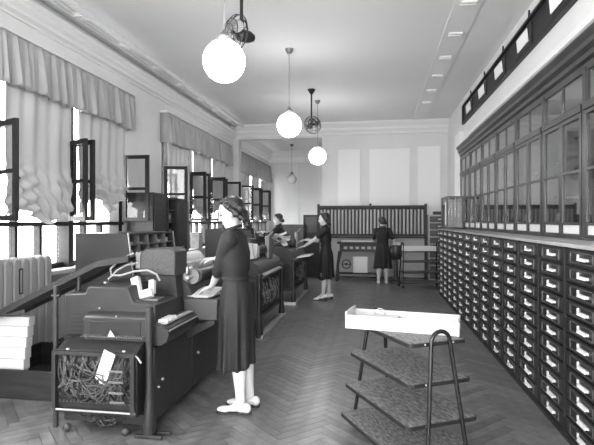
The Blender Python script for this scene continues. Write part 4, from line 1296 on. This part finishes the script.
    rings = [(1.385, 0.052, 0.060), (1.36, 0.072, 0.11), (1.325, 0.092, 0.165), (1.27, 0.104, 0.178), (1.20, 0.118, 0.170), (1.12, 0.112, 0.155), (1.04, 0.096, 0.136), (0.99, 0.094, 0.132),
             (0.94, 0.106, 0.146), (0.86, 0.122, 0.166), (0.76, 0.128, 0.172), (0.64, 0.128, 0.174), (0.50, 0.130, 0.178), (0.42, 0.132, 0.182), (hem + 0.02, 0.134, 0.184), (hem, 0.132, 0.182)]
    n = 56; vs = []; fs = []
    for z, rx, ry in rings:
        k = max(0.0, (0.97 - z) / (0.97 - hem))
        for j in range(n):
            a = 2 * PI * j / n
            pl = 1 + k * (0.12 + flare * 0.3) * math.sin(9 * a + ph[0] + 0.5 * math.sin(3 * a)) + 0.05 * k * math.sin(17 * a + ph[1]) + flare * k
            zz = z + (0.0 if z > hem + 0.05 else 0.025 * math.cos(a - PI) + 0.01 * math.sin(5 * a))
            bust = 0.022 * math.exp(-((z - 1.2) / 0.06) ** 2) * max(0, math.cos(a)) if z > 1.05 else 0
            vs.append(V((fx(z) + (rx * pl + bust) * math.cos(a), ry * pl * math.sin(a), zz)) * s)
    for i in range(len(rings) - 1):
        for j in range(n): fs.append((i*n + j, (i+1)*n + j, (i+1)*n + (j+1) % n, i*n + (j+1) % n))
    fs.append(tuple(range(n))); fs.append(tuple(range((len(rings)-1)*n, len(rings)*n))[::-1])
    dm.add(vs, fs)
    for sd in (1, -1):
        a, e, w = arms[sd]
        a2 = a + V((0, -sd * 0.012, -0.006)) * s
        if sleeve >= 1.0:
            q = e.lerp(w, sleeve - 1.0 + 0.02)
            dm.limb([a2, a.lerp(e, 0.35), a.lerp(e, 0.75), e, q], [0.068*s, 0.064*s, 0.058*s, 0.056*s, 0.046*s], 14)
            for kk in range(4):
                c = a.lerp(e, 0.72 + 0.1 * kk) if kk < 3 else e.lerp(q, 0.6)
                dm.ball(tuple(c), 0.060 * s * (1 - 0.03 * kk), 10, 8)
        else:
            dm.limb([a2, a.lerp(e, 0.4), a.lerp(e, sleeve)], [0.066*s, 0.062*s, 0.058*s], 14)
    dr = baked(dm, 'dress', dress, t, 0.0085, 2)
    # belt and collar
    bl = MB()
    nb = 40
    bl.tube([V((fx(1.0) + 0.101 * math.cos(2*PI*j/nb), 0.139 * math.sin(2*PI*j/nb), 1.012)) * s for j in range(nb)], [(0.006*s, 0.016*s)] * nb, 6, closed=True)
    bl.build('belt', dress, dr, smooth=True)
    cl = MB().tube([V((fx(1.38) + 0.062 * math.cos(2*PI*j/24) + 0.006, 0.066 * math.sin(2*PI*j/24), 1.383 - 0.022 * math.cos(2*PI*j/24))) * s for j in range(24)], 0.012 * s, 6, closed=True)
    cl.build('collar', dress, dr, smooth=True)
    # ---------------- face
    for q in (1, -1):
        MB().ball((0.074, q * 0.030, 0.004), (0.010, 0.013, 0.007), 10, 8, TH).build('eye', 'feature', t, smooth=True)
        MB().tube([TH @ V((0.083, q * 0.014, 0.022)), TH @ V((0.082, q * 0.032, 0.028)), TH @ V((0.070, q * 0.048, 0.022))], 0.003 * s, 5).build('eyebrow', 'hair', t)
    MB().ball((0.086, 0, -0.060), (0.009, 0.020, 0.007), 10, 8, TH).build('lips', 'lip', t, smooth=True)
    # ---------------- hair
    hm = MB()
    hm.ball((-0.028, 0, 0.042), (0.092, 0.080, 0.088), 16, 12, TH)
    rr = random.Random(int(H * 1000))
    if hair == 'wavy':
        for q in (1, -1):
            hm.ball((0.024, q * 0.034, 0.100), (0.038, 0.036, 0.022), 10, 8, TH)
            for k in range(16):
                u = k / 15
                hm.ball((0.014 - 0.095 * u + rr.uniform(-0.008, 0.008), q * (0.064 + 0.010 * math.sin(3.1 * u) + rr.uniform(-0.004, 0.006)), 0.070 - 0.165 * u + rr.uniform(-0.012, 0.012)), rr.uniform(0.016, 0.023), 9, 7, TH)
        for k in range(34):
            u = rr.random(); a = rr.uniform(-1.2, 1.2)
            hm.ball((-0.074 - 0.026 * math.cos(a) + 0.02 * (u < 0.3), 0.068 * math.sin(a), 0.06 - 0.20 * u), rr.uniform(0.018, 0.028), 9, 7, TH)
    else:
        for q in (1, -1):
            hm.ball((0.02, q * 0.045, 0.095), (0.045, 0.04, 0.03), 10, 8, TH)
            for k in range(8):
                u = k / 7
                hm.ball((0.0 - 0.07 * u, q * 0.078, 0.05 - 0.10 * u), 0.022, 9, 7, TH)
        for k in range(14):
            a = -1.3 + 2.6 * k / 13
            hm.ball((-0.075 - 0.03 * math.cos(a), 0.075 * math.sin(a), -0.045 + 0.01 * math.sin(k * 2.1)), 0.032, 9, 7, TH)
    baked(hm, 'hair', 'hair', t, 0.006, 2)
    return t

woman('woman in a long dark smock and white stockings standing at the foreground machine', (-1.055, 3.64, 0), math.radians(184), 1.63,
      (-1.285, 3.73, 0.93), (-1.30, 3.88, 1.14), (-0.045, 0.075), (-0.085, -0.08),
      tilt=20, turn=6, lean=0.03, hem=0.33, sleeve=1.28, fdir_l=(-0.85, 0.12, -0.40), fdir_r=(-0.9, 0.25, -0.1), vox=0.006)
woman('woman in a black dress reaching out to the third machine', (-0.90, 8.96, 0), math.radians(186), 1.60,
      (-1.30, 8.84, 0.985), (-1.30, 9.05, 1.10), (0.06, 0.07), (-0.05, -0.07),
      tilt=8, turn=-10, lean=0.03, hem=0.40, sleeve=0.62, dress='dress2', legs='skin', vox=0.009, fdir_l=(-1, -0.1, -0.2), fdir_r=(-1, 0, -0.2), heel=0.035)
woman('woman in a black dress seen from behind at the back bench', (0.15, 11.43, 0), math.radians(96), 1.53,
      (-0.02, 11.74, 1.0), (0.34, 11.66, 1.03), (0.0, 0.10), (0.02, -0.09),
      tilt=18, turn=14, lean=0.04, hem=0.38, sleeve=0.75, dress='dress2', legs='skin', vox=0.009, hair='roll', flare=0.14, fdir_l=(-0.2, 1, -0.3), fdir_r=(0.1, 1, -0.3))
woman('woman in black at the alcove machines with arms stretched towards the window', (-2.02, 10.35, 0), math.radians(182), 1.60,
      (-2.42, 10.22, 1.22), (-2.42, 10.48, 1.22), (0.05, 0.08), (-0.04, -0.08),
      tilt=10, turn=8, lean=0.05, hem=0.40, sleeve=1.5, dress='dress2', legs='skin', vox=0.009, hair='roll', fdir_l=(-1, 0, -0.1), fdir_r=(-1, 0, -0.1))
# the desk that woman works at
ds = thing('sorter', 'dark card sorter in front of the woman by the alcove', 'machine', (-2.55, 9.75, 0))
bx('body', 'machine_dark', ds, -0.3, 0.2, 0.0, 1.2, 0.3, 1.12, 0.01)
for x in (-0.25, 0.15):
    for y in (0.06, 1.14): MB().cyl((x, y, 0), (x, y, 0.31), 0.025, 10).build('leg', 'iron', ds, smooth=True)
MB().box(-0.2, 0.1, 0.04, 0.34, 1.12, 1.2).build('hopper', 'machine', ds, bevel=0.01)
for k in range(6): bx('pocket', 'midsteel', ds, 0.2, 0.23, 0.08 + 0.18 * k, 0.2 + 0.18 * k, 0.7, 1.0)
